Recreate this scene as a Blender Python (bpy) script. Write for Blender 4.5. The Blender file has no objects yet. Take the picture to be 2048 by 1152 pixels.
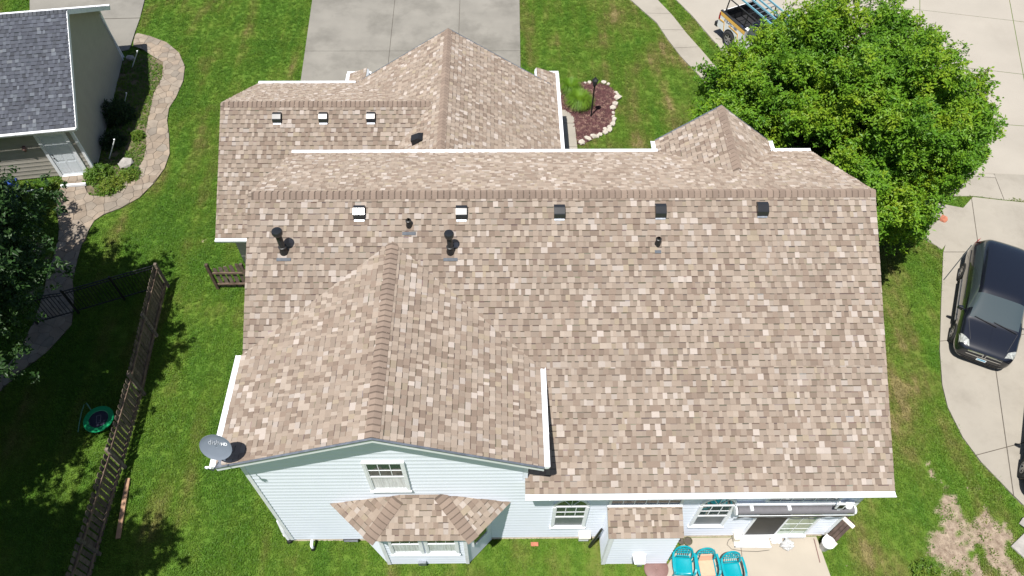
import bpy, bmesh, math, random
import numpy as np
from mathutils import Vector, Matrix
from mathutils.geometry import tessellate_polygon
R = random.Random(11)
NR = np.random.default_rng(5)
scn = bpy.context.scene
COL = scn.collection
# ------------------------------------------------------------------ camera, sky, sun, exposure
CAM_H = 22.1584
FPX, CX, CY = 1499.1445, 1021.6138, 588.4649          # lens of the drone in pixels of the 2048 px photograph
th, ro, ya = math.radians(36.2811), math.radians(0.654), math.radians(1.2216)
cF = Vector((math.sin(ya)*math.sin(th), math.cos(ya)*math.sin(th), -math.cos(th)))
cR0 = Vector((math.cos(ya), -math.sin(ya), 0)); cU0 = cR0.cross(cF)
cR = cR0*math.cos(ro)+cU0*math.sin(ro); cU = -cR0*math.sin(ro)+cU0*math.cos(ro)
cam = bpy.data.cameras.new('camera'); camo = bpy.data.objects.new('camera', cam); COL.objects.link(camo)
M = Matrix((cR, cU, -cF)).transposed().to_4x4(); M.translation = Vector((0, 0, CAM_H)); camo.matrix_world = M
cam.sensor_width = 36; cam.lens = 36*FPX/2048
cam.shift_x = (1024-CX)/2048; cam.shift_y = (CY-576)/2048
cam.clip_start = .1; cam.clip_end = 2000
scn.camera = camo
SUNV = Vector((0.1907, 0.2911, -1)).normalized()       # direction the light travels
sel = math.asin(-SUNV.z); saz = math.atan2(-SUNV.x, -SUNV.y)
w = bpy.data.worlds.new('World'); scn.world = w; w.use_nodes = True
wn = w.node_tree.nodes; bg = wn['Background']
sky = wn.new('ShaderNodeTexSky'); sky.sky_type = 'NISHITA'; sky.sun_disc = False
sky.sun_elevation = sel; sky.sun_rotation = saz
w.node_tree.links.new(sky.outputs[0], bg.inputs[0]); bg.inputs[1].default_value = 0.065
sl = bpy.data.lights.new('sun', 'SUN'); so = bpy.data.objects.new('sun', sl); COL.objects.link(so)
sl.energy = 4.9; sl.angle = math.radians(.53); sl.color = (1, .965, .91)
so.rotation_euler = SUNV.to_track_quat('-Z', 'Y').to_euler(); so.location = (-30, -40, 120)
vs = scn.view_settings; vs.view_transform = 'Standard'; vs.look = 'None'; vs.gamma = 1; vs.use_curve_mapping = False
vs.exposure = 0.64
scn.cycles.max_bounces = 6; scn.cycles.transparent_max_bounces = 8

# ------------------------------------------------------------------ survey helpers: where a sight line of the photo meets the ground / a wall
def ray(px, py): return cR*((px-CX)/FPX)+cU*((CY-py)/FPX)+cF
def G(px, py, z=0.0):
    d = ray(px, py); t = (z-CAM_H)/d.z; return Vector((d.x*t, d.y*t, z))
def WY(px, py, y):
    d = ray(px, py); t = y/d.y; return Vector((d.x*t, y, CAM_H+d.z*t))
def GP(pts, sx=1., ox=0., oy=0., z=0.):
    return [G(ox+a/sx, oy+b/sx, z).to_2d() for a, b in pts]

# ------------------------------------------------------------------ object helpers
def tag(o, label=None, cat=None, group=None, kind=None):
    if label: o['label'] = label
    if cat: o['category'] = cat
    if group: o['group'] = group
    if kind: o['kind'] = kind
    return o
def empty(name, loc=(0, 0, 0), rz=0., label=None, cat=None, group=None, kind=None):
    o = bpy.data.objects.new(name, None); COL.objects.link(o); o.location = loc; o.rotation_euler = (0, 0, rz)
    o.empty_display_size = .2
    return tag(o, label, cat, group, kind)
def copy_tree(o, parent=None):
    c = o.copy(); COL.objects.link(c)
    if parent: c.parent = parent
    for ch in o.children: copy_tree(ch, c)
    return c
class MB:
    def __init__(s): s.v = []; s.f = []; s.m = []; s.c = []
    def face(s, pts, mat=0, col=(1, 1, 1)):
        n = len(s.v); s.v += [tuple(p) for p in pts]; s.f.append(tuple(range(n, n+len(pts)))); s.m.append(mat); s.c.append(col)
    def idx(s, verts, faces, mat=0, col=(1, 1, 1)):
        n = len(s.v); s.v += [tuple(p) for p in verts]
        for f in faces: s.f.append(tuple(n+i for i in f)); s.m.append(mat); s.c.append(col)
    def hexa(s, b, t, mat=0, col=(1, 1, 1)):           # b,t: 4 bottom, 4 top (ccw seen from above)
        s.idx(list(b)+list(t), [(3, 2, 1, 0), (4, 5, 6, 7), (0, 1, 5, 4), (1, 2, 6, 5), (2, 3, 7, 6), (3, 0, 4, 7)], mat, col)
    def box(s, x0, y0, z0, x1, y1, z1, mat=0, col=(1, 1, 1)):
        s.hexa([(x0, y0, z0), (x1, y0, z0), (x1, y1, z0), (x0, y1, z0)], [(x0, y0, z1), (x1, y0, z1), (x1, y1, z1), (x0, y1, z1)], mat, col)
    def bar(s, a, b, w_, h_, up=(0, 0, 1), mat=0, col=(1, 1, 1)):  # rectangular bar from a to b
        a = Vector(a); b = Vector(b); d = (b-a).normalized(); up = Vector(up)
        x = d.cross(up)
        if x.length < 1e-4: x = d.cross(Vector((0, 1, 0)))
        x.normalize(); z = x.cross(d).normalized()
        q = [x*-w_/2+z*-h_/2, x*w_/2+z*-h_/2, x*w_/2+z*h_/2, x*-w_/2+z*h_/2]
        n = len(s.v); s.v += [tuple(a+k) for k in q]+[tuple(b+k) for k in q]
        for f in [(0, 1, 2, 3), (7, 6, 5, 4), (0, 4, 5, 1), (1, 5, 6, 2), (2, 6, 7, 3), (3, 7, 4, 0)]:
            s.f.append(tuple(n+i for i in f)); s.m.append(mat); s.c.append(col)
    def prism(s, poly, off, mat=0, col=(1, 1, 1), sidecol=None):   # poly 3D (ccw seen along -off), extruded down by off
        n = len(s.v); k = len(poly); off = Vector(off); sc = sidecol or col
        s.v += [tuple(p) for p in poly]+[tuple(Vector(p)+off) for p in poly]
        if k > 4:
            for t in tessellate_polygon([[Vector(p) for p in poly]]):
                a, b, c = (Vector(poly[i]) for i in t)
                if (b-a).cross(c-a).dot(off) > 0: t = (t[0], t[2], t[1])
                s.f.append(tuple(n+i for i in t)); s.m.append(mat); s.c.append(col)
                s.f.append(tuple(n+k+i for i in reversed(t))); s.m.append(mat); s.c.append(sc)
        else:
            s.f.append(tuple(range(n, n+k))); s.m.append(mat); s.c.append(col)
            s.f.append(tuple(reversed(range(n+k, n+2*k)))); s.m.append(mat); s.c.append(sc)
        for i in range(k):
            j = (i+1) % k; s.f.append((n+i, n+k+i, n+k+j, n+j)); s.m.append(mat); s.c.append(sc)
    def tube(s, pts, r, n=8, mat=0, col=(1, 1, 1), caps=True):
        pts = [Vector(p) for p in pts]; base = len(s.v); rs = r if isinstance(r, (list, tuple)) else [r]*len(pts)
        px = None
        for i, p in enumerate(pts):
            d = (pts[min(i+1, len(pts)-1)]-pts[max(i-1, 0)]).normalized()
            if px is None:
                px = d.cross(Vector((0, 0, 1)))
                if px.length < .01: px = Vector((1, 0, 0))
            px = (px-d*px.dot(d)).normalized(); q = d.cross(px)
            for k in range(n):
                a = 2*math.pi*k/n; s.v.append(tuple(p+(px*math.cos(a)+q*math.sin(a))*rs[i]))
        for i in range(len(pts)-1):
            for k in range(n):
                a = base+i*n+k; b = base+i*n+(k+1) % n
                s.f.append((a, b, b+n, a+n)); s.m.append(mat); s.c.append(col)
        if caps:
            s.f.append(tuple(base+k for k in reversed(range(n)))); s.m.append(mat); s.c.append(col)
            e = base+(len(pts)-1)*n; s.f.append(tuple(e+k for k in range(n))); s.m.append(mat); s.c.append(col)
    def lathe(s, prof, n=20, mat=0, col=(1, 1, 1), o=(0, 0, 0), X=(1, 0, 0), Y=(0, 1, 0), Z=(0, 0, 1)):
        o = Vector(o); X = Vector(X); Y = Vector(Y); Z = Vector(Z); base = len(s.v)
        for r, z in prof:
            for k in range(n):
                a = 2*math.pi*k/n; s.v.append(tuple(o+X*(r*math.cos(a))+Y*(r*math.sin(a))+Z*z))
        for i in range(len(prof)-1):
            for k in range(n):
                a = base+i*n+k; b = base+i*n+(k+1) % n
                s.f.append((a, b, b+n, a+n)); s.m.append(mat); s.c.append(col)
    def build(s, name, mats, parent=None, smooth=False, loc=None, bevel=0):
        me = bpy.data.meshes.new(name); me.from_pydata(s.v, [], s.f)
        mats = mats if isinstance(mats, (list, tuple)) else [mats]
        for m_ in mats: me.materials.append(m_)
        if len(mats) > 1: me.polygons.foreach_set('material_index', s.m)
        ca = me.color_attributes.new('Col', 'FLOAT_COLOR', 'CORNER')
        lt = np.array([len(f) for f in s.f]); c = np.ones((lt.sum(), 4), np.float32); c[:, :3] = np.repeat(np.array(s.c, np.float32).reshape(-1, 3), lt, axis=0)
        ca.data.foreach_set('color', c.ravel())
        if smooth: me.polygons.foreach_set('use_smooth', [True]*len(s.f))
        me.update()
        o = bpy.data.objects.new(name, me); COL.objects.link(o)
        if parent: o.parent = parent
        if loc: o.location = loc
        if bevel:
            b = o.modifiers.new('bevel', 'BEVEL'); b.width = bevel; b.segments = 2; b.limit_method = 'ANGLE'
        if smooth:
            try: me.set_sharp_from_angle(angle=math.radians(40))
            except Exception: pass
        return o
def hull_smooth(o, lv=1):
    m_ = o.modifiers.new('s', 'SUBSURF'); m_.levels = lv; m_.render_levels = lv

# ------------------------------------------------------------------ materials
def new_mat(name):
    m_ = bpy.data.materials.new(name); m_.use_nodes = True; return m_, m_.node_tree.nodes, m_.node_tree.links, m_.node_tree.nodes['Principled BSDF']
def mat(name, c, rough=.6, metal=0., var=.12, scale=8., bump=0., bscale=60., spec=.5, attr=False, c2=None, coat=0., stretch=None, dirt=None, world=False):
    m_, N, L, P = new_mat(name)
    P.inputs['Roughness'].default_value = rough; P.inputs['Metallic'].default_value = metal
    if rough > .84: P.inputs['Diffuse Roughness'].default_value = .6
    P.inputs['Specular IOR Level'].default_value = spec; P.inputs['Coat Weight'].default_value = coat
    tc = N.new('ShaderNodeTexCoord'); vec = tc.outputs['Object']
    if world: g_ = N.new('ShaderNodeNewGeometry'); vec = g_.outputs['Position']
    if stretch:
        mp = N.new('ShaderNodeMapping'); mp.inputs['Scale'].default_value = stretch; L.new(vec, mp.inputs[0]); vec = mp.outputs[0]
    nz = N.new('ShaderNodeTexNoise'); nz.inputs['Scale'].default_value = scale; nz.inputs['Detail'].default_value = 6; L.new(vec, nz.inputs['Vector'])
    rp = N.new('ShaderNodeMapRange'); rp.inputs[1].default_value = .3; rp.inputs[2].default_value = .7; L.new(nz.outputs[0], rp.inputs[0])
    mx = N.new('ShaderNodeMix'); mx.data_type = 'RGBA'; L.new(rp.outputs[0], mx.inputs[0])
    a = tuple(max(0, k*(1-var)) for k in c); b = c2 if c2 else tuple(min(1, k*(1+var)) for k in c)
    mx.inputs[6].default_value = (*a, 1); mx.inputs[7].default_value = (*b, 1)
    out = mx.outputs[2]
    if attr:
        at = N.new('ShaderNodeAttribute'); at.attribute_name = 'Col'
        mu = N.new('ShaderNodeMix'); mu.data_type = 'RGBA'; mu.blend_type = 'MULTIPLY'; mu.inputs[0].default_value = 1
        L.new(out, mu.inputs[6]); L.new(at.outputs[0], mu.inputs[7]); out = mu.outputs[2]
    if dirt:                                           # (colour, scale, threshold, strength) blotches of real dirt
        n2 = N.new('ShaderNodeTexNoise'); n2.inputs['Scale'].default_value = dirt[1]; n2.inputs['Detail'].default_value = 8; n2.inputs['Roughness'].default_value = .65; L.new(vec, n2.inputs['Vector'])
        r2 = N.new('ShaderNodeMapRange'); r2.inputs[1].default_value = dirt[2]; r2.inputs[2].default_value = dirt[2]+.22; r2.inputs[4].default_value = dirt[3]; L.new(n2.outputs[0], r2.inputs[0])
        m2 = N.new('ShaderNodeMix'); m2.data_type = 'RGBA'; L.new(r2.outputs[0], m2.inputs[0]); L.new(out, m2.inputs[6]); m2.inputs[7].default_value = (*dirt[0], 1); out = m2.outputs[2]
    L.new(out, P.inputs['Base Color'])
    if bump:
        n3 = N.new('ShaderNodeTexNoise'); n3.inputs['Scale'].default_value = bscale; n3.inputs['Detail'].default_value = 4; L.new(vec, n3.inputs['Vector'])
        bp = N.new('ShaderNodeBump'); bp.inputs['Strength'].default_value = bump; bp.inputs['Distance'].default_value = .01
        L.new(n3.outputs[0], bp.inputs['Height']); L.new(bp.outputs[0], P.inputs['Normal'])
    return m_
def leaf_mat(name, c1, c2, c3, tl=.35, rough=.5):
    m_, N, L, P = new_mat(name)
    g_ = N.new('ShaderNodeNewGeometry'); nz = N.new('ShaderNodeTexNoise'); nz.inputs['Scale'].default_value = .7; nz.inputs['Detail'].default_value = 5; L.new(g_.outputs['Position'], nz.inputs['Vector'])
    oi = N.new('ShaderNodeObjectInfo'); ad = N.new('ShaderNodeMath'); ad.operation = 'MULTIPLY_ADD'; L.new(oi.outputs['Random'], ad.inputs[0]); ad.inputs[1].default_value = .34; 
    mr = N.new('ShaderNodeMapRange'); mr.inputs[1].default_value = .3; mr.inputs[2].default_value = .72; mr.inputs[4].default_value = .66; L.new(nz.outputs[0], mr.inputs[0]); L.new(mr.outputs[0], ad.inputs[2])
    cr = N.new('ShaderNodeValToRGB'); cr.color_ramp.elements[0].color = (*c1, 1); cr.color_ramp.elements[1].color = (*c3, 1); e = cr.color_ramp.elements.new(.5); e.color = (*c2, 1); L.new(ad.outputs[0], cr.inputs[0])
    P.inputs['Roughness'].default_value = rough; P.inputs['Specular IOR Level'].default_value = .35
    L.new(cr.outputs[0], P.inputs['Base Color'])
    tr = N.new('ShaderNodeBsdfTranslucent'); L.new(cr.outputs[0], tr.inputs[0]); ms = N.new('ShaderNodeMixShader'); ms.inputs[0].default_value = tl
    L.new(P.outputs[0], ms.inputs[1]); L.new(tr.outputs[0], ms.inputs[2]); L.new(ms.outputs[0], N['Material Output'].inputs[0])
    return m_
MT = {}
MT['shingle'] = mat('shingle', (1, 1, 1), .95, attr=True, dirt=((.19, .155, .125), .45, .5, .22), var=.13, scale=70, bump=.5, bscale=260, spec=.2)
MT['gshingle'] = mat('grey_shingle', (1, 1.03, 1.0), .95, attr=True, var=.13, scale=70, bump=.5, bscale=260, spec=.2)
MT['white'] = mat('white_trim', (.755, .77, .80), .5, var=.04, dirt=((.42, .39, .34), 2.2, .52, .4))
MT['siding'] = mat('vinyl_siding', (.75, .785, .875), .5, var=.02, scale=1.5, dirt=((.62, .62, .6), 1.2, .6, .2))
MT['tsiding'] = mat('taupe_siding', (.33, .305, .265), .55, var=.05, scale=2)
MT['block'] = mat('foundation', (.42, .36, .28), .9, var=.2, scale=12)
MT['concrete'] = mat('concrete', (.205, .193, .168), .88, var=.10, scale=.9, bump=.25, bscale=90, world=True, dirt=((.125, .117, .1), .5, .47, .8))
MT['street'] = mat('street_concrete', (.305, .278, .238), .88, var=.05, scale=.5, bump=.2, bscale=90, world=True, dirt=((.24, .215, .18), .22, .52, .5))
MT['walk'] = mat('walk_concrete', (.285, .26, .22), .88, var=.06, scale=1.4, bump=.2, bscale=90, world=True, dirt=((.195, .175, .145), .7, .48, .75))
MT['patio'] = mat('patio_concrete', (.355, .315, .258), .85, var=.05, scale=1.2, bump=.15, bscale=90, world=True, dirt=((.28, .25, .2), .9, .55, .4))
MT['path'] = mat('stamped_concrete', (.25, .205, .16), .86, var=.16, scale=3, bump=.6, bscale=14, attr=True, world=True, dirt=((.16, .13, .105), 1.1, .48, .6))
MT['joint'] = mat('joint_soil', (.085, .07, .055), 1, var=.3, scale=6, world=True)
MT['mulch'] = mat('mulch', (.085, .04, .035), 1, var=.4, scale=30, attr=True)
MT['rock'] = mat('limestone', (.42, .385, .33), .9, var=.15, scale=9, bump=.6, bscale=20, dirt=((.4, .33, .26), 4, .58, .6))
MT['greyrock'] = mat('grey_rock', (.30, .28, .26), .9, var=.2, scale=6, bump=.7, bscale=12)
MT['black'] = mat('black_metal', (.012, .012, .013), .45, var=.1)
MT['blackgl'] = mat('black_gloss_metal', (.015, .016, .018), .22, var=.05)
MT['vent'] = mat('vent_black_paint', (.02, .021, .023), .2, var=.05, metal=.0, spec=.5)
MT['lead'] = mat('lead_flashing', (.085, .095, .11), .8, var=.2)
MT['galv'] = mat('flashing', (.22, .24, .27), .4, metal=.6, var=.2)
MT['dish'] = mat('dish_grey', (.12, .142, .175), .75, var=.04)
MT['dishtxt'] = mat('dish_print', (.34, .36, .40), .4, var=0)
MT['glass'] = mat('window_glass', (.05, .07, .068), .04, var=.2, scale=2, spec=.9)
MT['curtain'] = mat('window_curtain', (.62, .64, .66), .12, var=.25, scale=3, stretch=(9, 1, .6), spec=.8)
MT['screen'] = mat('window_screen', (.12, .135, .15), .3, var=.1)
MT['darkscreen'] = mat('door_screen', (.014, .014, .014), .6, var=.1)
MT['greenglass'] = mat('door_glass', (.24, .31, .21), .06, var=.12, scale=4, spec=.8)
MT['wood'] = mat('weathered_wood', (.085, .062, .045), .85, var=.35, scale=5, stretch=(1, 1, 4), bump=.5, bscale=20, attr=True, c2=(.155, .125, .10))
MT['lumber'] = mat('brown_lumber', (.32, .19, .115), .8, var=.2, scale=4)
MT['bark'] = mat('bark', (.10, .075, .055), .95, var=.3, scale=9, bump=1, bscale=18)
MT['awn'] = mat('awning_fabric', (.12, .115, .125), .75, var=.08)
MT['teal'] = mat('teal_plastic', (.0, .25, .30), .32, var=.05, spec=.5)
MT['peach'] = mat('peach_cushion', (.55, .31, .21), .8, var=.06)
MT['green'] = mat('trampoline_pad', (.0, .24, .085), .45, var=.08)
MT['mesh'] = mat('trampoline_mat', (.01, .012, .03), .7, var=.1)
MT['grey'] = mat('grey_print', (.2, .2, .22), .7, var=.05)
MT['carblack'] = mat('car_paint_dark', (.006, .007, .012), .25, var=0, coat=1, spec=.5)
MT['carglass'] = mat('car_glass', (.045, .06, .064), .045, var=0, spec=.9, coat=.5)
MT['tyre'] = mat('tyre', (.02, .02, .02), .85, var=.1)
MT['alloy'] = mat('alloy', (.45, .45, .46), .3, metal=.8, var=.1)
MT['chrome'] = mat('chrome', (.75, .76, .78), .12, metal=1, var=0)
MT['lamp'] = mat('headlight', (.30, .31, .29), .12, var=.45, scale=14, spec=.8, coat=.6)
MT['red'] = mat('tail_lamp', (.30, .005, .01), .2, var=.05)
MT['plastic'] = mat('black_plastic', (.018, .018, .02), .6, var=.1)
MT['blue'] = mat('ladder_blue', (.15, .34, .42), .5, var=.1)
MT['blueb'] = mat('tarp_blue', (.02, .06, .25), .5, var=.1)
MT['yellow'] = mat('yellow_stripe', (.72, .42, .09), .4, var=.05)
MT['truckw'] = mat('truck_white', (.78, .78, .78), .25, var=.02, coat=.6)
MT['ink'] = mat('dark_print', (.03, .04, .09), .5, var=0)
MT['plate'] = mat('plate_white', (.75, .8, .82), .4, var=0)
MT['plateb'] = mat('plate_blue', (.08, .38, .55), .4, var=.1)
MT['bag'] = mat('plastic_bag', (.50, .50, .5), .35, var=.15, scale=5)
MT['beige'] = mat('beige_plastic', (.62, .57, .46), .5, var=.06)
MT['cream'] = mat('cream_board', (.76, .70, .58), .5, var=.03)
MT['potgreen'] = mat('moss_pot', (.09, .09, .04), .8, var=.4, scale=20)
MT['lid'] = mat('brown_lid', (.165, .09, .08), .6, var=.1)
MT['brick'] = mat('red_brick', (.40, .15, .09), .9, var=.2)
MT['door'] = mat('white_door', (.62, .66, .70), .4, var=.03)
MT['leafA'] = leaf_mat('maple_leaf', (.052, .155, .012), (.135, .275, .016), (.28, .36, .02), .35)
MT['leafB'] = leaf_mat('shade_tree_leaf', (.017, .045, .010), (.03, .075, .016), (.065, .115, .028), .28)
MT['leafC'] = leaf_mat('ground_cover_leaf', (.05, .13, .012), (.11, .2, .02), (.24, .26, .04), .3)
MT['blade'] = leaf_mat('ornamental_blade', (.07, .17, .012), (.14, .27, .02), (.26, .33, .04), .3)
MT['shrubd'] = leaf_mat('dark_shrub_leaf', (.012, .03, .008), (.02, .05, .012), (.04, .07, .02), .2)

# ------------------------------------------------------------------ instancing helper (geometry nodes): leaves, blades
_gn = None
def gn_group():
    global _gn
    if _gn: return _gn
    t = bpy.data.node_groups.new('scatter', 'GeometryNodeTree'); _gn = t
    t.interface.new_socket('Geometry', in_out='INPUT', socket_type='NodeSocketGeometry')
    t.interface.new_socket('Geometry', in_out='OUTPUT', socket_type='NodeSocketGeometry')
    N, L = t.nodes, t.links
    i = N.new('NodeGroupInput'); o = N.new('NodeGroupOutput')
    def na(nm, ty):
        n = N.new('GeometryNodeInputNamedAttribute'); n.data_type = ty; n.inputs[0].default_value = nm; return n.outputs[0]
    pr = na('proto', 'INT')
    cmp_ = N.new('FunctionNodeCompare'); cmp_.data_type = 'INT'; cmp_.operation = 'LESS_THAN'; L.new(pr, cmp_.inputs[2]); cmp_.inputs[3].default_value = 0
    sp = N.new('GeometryNodeSeparateGeometry'); sp.domain = 'POINT'; L.new(i.outputs[0], sp.inputs[0]); L.new(cmp_.outputs[0], sp.inputs[1])
    si = N.new('GeometryNodeSplitToInstances'); si.domain = 'FACE'; L.new(sp.outputs[1], si.inputs[0]); L.new(pr, si.inputs['Group ID'])
    ip = N.new('GeometryNodeInstanceOnPoints'); L.new(sp.outputs[0], ip.inputs['Points']); L.new(si.outputs[0], ip.inputs['Instance'])
    ip.inputs['Pick Instance'].default_value = True; L.new(na('pick', 'INT'), ip.inputs['Instance Index'])
    er = N.new('FunctionNodeEulerToRotation'); L.new(na('rot', 'FLOAT_VECTOR'), er.inputs[0]); L.new(er.outputs[0], ip.inputs['Rotation'])
    L.new(na('siz', 'FLOAT'), ip.inputs['Scale']); L.new(ip.outputs[0], o.inputs[0])
    return t
def scatter(name, protos, pts, rots, sizes, mats, parent=None, kind='stuff'):
    """protos: list of MB; pts (n,3)"""
    v = []; f = []; pid = []; mi = []
    for k, p in enumerate(protos):
        n = len(v); v += p.v; f += [tuple(n+a for a in q) for q in p.f]; pid += [k]*len(p.v); mi += p.m
    nv = len(v); n = len(pts)
    me = bpy.data.meshes.new(name); me.from_pydata(v+[tuple(p) for p in pts], [], f)
    mats = mats if isinstance(mats, (list, tuple)) else [mats]
    for m_ in mats: me.materials.append(m_)
    me.polygons.foreach_set('material_index', mi)
    def attr(nm, ty, key, dat):
        a = me.attributes.new(nm, ty, 'POINT'); a.data.foreach_set(key, np.ascontiguousarray(dat).ravel())
    attr('proto', 'INT', 'value', np.concatenate([np.array(pid, np.int32), -np.ones(n, np.int32)]))
    attr('pick', 'INT', 'value', np.concatenate([np.zeros(nv, np.int32), NR.integers(0, len(protos), n).astype(np.int32)]))
    attr('rot', 'FLOAT_VECTOR', 'vector', np.concatenate([np.zeros((nv, 3)), rots]).astype(np.float32))
    attr('siz', 'FLOAT', 'value', np.concatenate([np.ones(nv), sizes]).astype(np.float32))
    o = bpy.data.objects.new(name, me); COL.objects.link(o)
    if parent: o.parent = parent
    m_ = o.modifiers.new('scatter', 'NODES'); m_.node_group = gn_group()
    if kind: o['kind'] = kind
    return o
def leaf(mb, o, d, n, l, w_, mat=0):                    # a folded four point leaf
    o = Vector(o); d = Vector(d).normalized(); n = Vector(n); s = d.cross(n)
    if s.length < 1e-3: s = Vector((1, 0, 0))
    s.normalize(); n = s.cross(d).normalized()
    mb.idx([o, o+d*l*.5+s*w_*.5+n*w_*.18, o+d*l-n*l*.12, o+d*l*.5-s*w_*.5+n*w_*.18], [(0, 1, 2), (0, 2, 3)], mat)
def rvec():
    z = R.uniform(-1, 1); a = R.uniform(0, 6.283); q = math.sqrt(1-z*z); return Vector((q*math.cos(a), q*math.sin(a), z))
# smooth value noise for layout work
_g = NR.random((64, 64))
def vnoise(x, y, s=1.0):
    x = np.asarray(x)*s; y = np.asarray(y)*s; xi = np.floor(x).astype(int); yi = np.floor(y).astype(int); fx = x-xi; fy = y-yi
    fx = fx*fx*(3-2*fx); fy = fy*fy*(3-2*fy); g_ = lambda a, b: _g[a % 64, b % 64]
    return (g_(xi, yi)*(1-fx)+g_(xi+1, yi)*fx)*(1-fy)+(g_(xi, yi+1)*(1-fx)+g_(xi+1, yi+1)*fx)*fy
def inpoly(x, y, poly):
    ins = np.zeros(len(x), bool); n = len(poly)
    for i in range(n):
        x0, y0 = poly[i][0], poly[i][1]; x1, y1 = poly[(i+1) % n][0], poly[(i+1) % n][1]
        if y0 == y1: continue
        c = ((y0 > y) != (y1 > y)) & (x < (x1-x0)*(y-y0)/(y1-y0)+x0); ins ^= c
    return ins
def clip(poly, a, b):                                   # keep the part of poly left of the line a->b (2D)
    out = []; n = len(poly)
    def sd(p): return (b[0]-a[0])*(p[1]-a[1])-(b[1]-a[1])*(p[0]-a[0])
    for i in range(n):
        p, q = poly[i], poly[(i+1) % n]; sp, sq = sd(p), sd(q)
        if sp >= 0: out.append(p)
        if (sp >= 0) != (sq >= 0):
            t = sp/(sp-sq); out.append((p[0]+(q[0]-p[0])*t, p[1]+(q[1]-p[1])*t))
    return out
def clipc(poly, cv):
    for i in range(len(cv)):
        if len(poly) < 3: return []
        poly = clip(poly, cv[i], cv[(i+1) % len(cv)])
    return poly
def area(p): return .5*sum(p[i][0]*p[(i+1) % len(p)][1]-p[(i+1) % len(p)][0]*p[i][1] for i in range(len(p)))
def ccw(p): return list(p) if area(p) > 0 else list(reversed(p))
def chaikin(p, n=2, closed=True):
    for _ in range(n):
        q = []
        m_ = len(p) if closed else len(p)-1
        for i in range(m_):
            a, b = p[i], p[(i+1) % len(p)]
            q += [(a[0]*.75+b[0]*.25, a[1]*.75+b[1]*.25), (a[0]*.25+b[0]*.75, a[1]*.25+b[1]*.75)]
        if not closed: q = [tuple(p[0])]+q+[tuple(p[-1])]
        p = q
    return p

KEEP_OFF = []                                           # polygons where no lawn grows
# ------------------------------------------------------------------ paving made of slabs
def slabs(parent, name, poly, lines, m_, top=.035, gap=.02, thick=.1, col=None, minarea=.02, chamfer=.006):
    """cut a 2D polygon by lines (a,b) and lay every piece as a slab of its own"""
    pieces = [ccw([tuple(p) for p in poly])]
    for a, b in lines:
        a = Vector(a); b = Vector(b); d = (b-a).normalized(); n = Vector((-d.y, d.x))*gap/2; nx = []
        for p in pieces:
            l_ = clip(p, a+n, b+n); r_ = clip(p, b-n, a-n)
            if len(l_) > 2 and abs(area(l_)) > minarea: nx.append(l_)
            if len(r_) > 2 and abs(area(r_)) > minarea: nx.append(r_)
        pieces = nx
    mb = MB(); mb.prism([(a, b, top-.022) for a, b in ccw([tuple(p) for p in poly])], (0, 0, -.03)); mb.build('joint_bed', MT['joint'], parent)
    for p in pieces:
        mb = MB(); z = top+R.uniform(-.003, .003)
        c = col() if col else (1, 1, 1)
        mb.prism([(a, b, z) for a, b in p], (0, 0, -thick), 0, c)
        mb.build(name, m_, parent)
    return pieces

# ================================================================== GROUND
def offset(P_, d):
    out = []
    for i, p in enumerate(P_):
        a = Vector(P_[max(i-1, 0)]); b = Vector(P_[min(i+1, len(P_)-1)]); t = (b-a).normalized(); out.append(Vector(p)+Vector((-t.y, t.x))*d)
    return out
curb_in = GP([(60, -900), (300, -560), (560, -300), (860, 0), (1100, 240), (1400, 590), (1560, 770), (1700, 920)], 7.68, 1240, 0)+[G(1530, 190).to_2d(), G(1620, 250).to_2d(), G(1720, 305).to_2d(), G(1830, 340).to_2d(), G(1930, 352).to_2d(), G(1990, 356).to_2d()]
LOW = [tuple(p) for p in offset(curb_in, .10)]+[(44, 24), (60, 60), (8, 75)]
def bed_dirt(x, y):                                     # 0..1: bare soil patches in the lawn
    z = lambda pts, s, ox, oy: [tuple(v) for v in GP(pts, s, ox, oy)]
    polys = [z([(180, 330), (290, 340), (300, 440), (210, 450)], 4.97, 1840, 920), z([(120, 90), (190, 90), (180, 180), (130, 180)], 4.97, 1840, 920),
             z([(150, 560), (330, 530), (450, 600), (470, 720), (410, 900), (430, 1500), (200, 1500), (185, 700)], 4.97, 1840, 920),
             z([(490, 430), (610, 460), (650, 560), (800, 560), (845, 700), (900, 1000), (1300, 1500), (580, 1500), (520, 900), (480, 700), (540, 590)], 4.97, 1840, 920),
             z([(470, 250), (620, 280), (650, 380), (480, 400)], 4.97, 1840, 920), z([(1560, 870), (1620, 870), (1640, 1500), (1520, 1500)], 5.0, 1440+60-100, 970),
             z([(55, 170), (240, 130), (200, 250), (110, 240)], 8.23, 390, 460), z([(160, 950), (290, 950), (290, 1060), (180, 1060)], 8.23, 390, 460),
             z([(100, 520), (250, 430), (240, 560), (150, 640)], 4.43, 30, 500-40), z([(60, 50), (300, 20), (260, 180), (120, 200)], 4.43, 30, 470)]
    polys2 = [z([(60, 420), (420, 380), (500, 230), (640, 260), (800, 450), (900, 900), (1100, 1500), (180, 1500), (140, 900)], 4.97, 1840, 920)]
    d = np.zeros(len(x)); jx = (vnoise(x, y, 2.2)-.5)*.7+(vnoise(x, y, 7)-.5)*.35; jy = (vnoise(y+9, x, 2.2)-.5)*.7+(vnoise(y+3, x, 7)-.5)*.35
    for p in polys[:]: d = np.maximum(d, inpoly(x+jx, y+jy, p)*np.clip((vnoise(x*1.7, y*.7, 2.1)-.22)*7, .0, 1))
    for p in polys2: d = np.maximum(d, inpoly(x+jx, y+jy, p)*np.clip((vnoise(x*1.5, y*.8, 2.6)-.5)*5, 0, .9))
    return d
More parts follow.
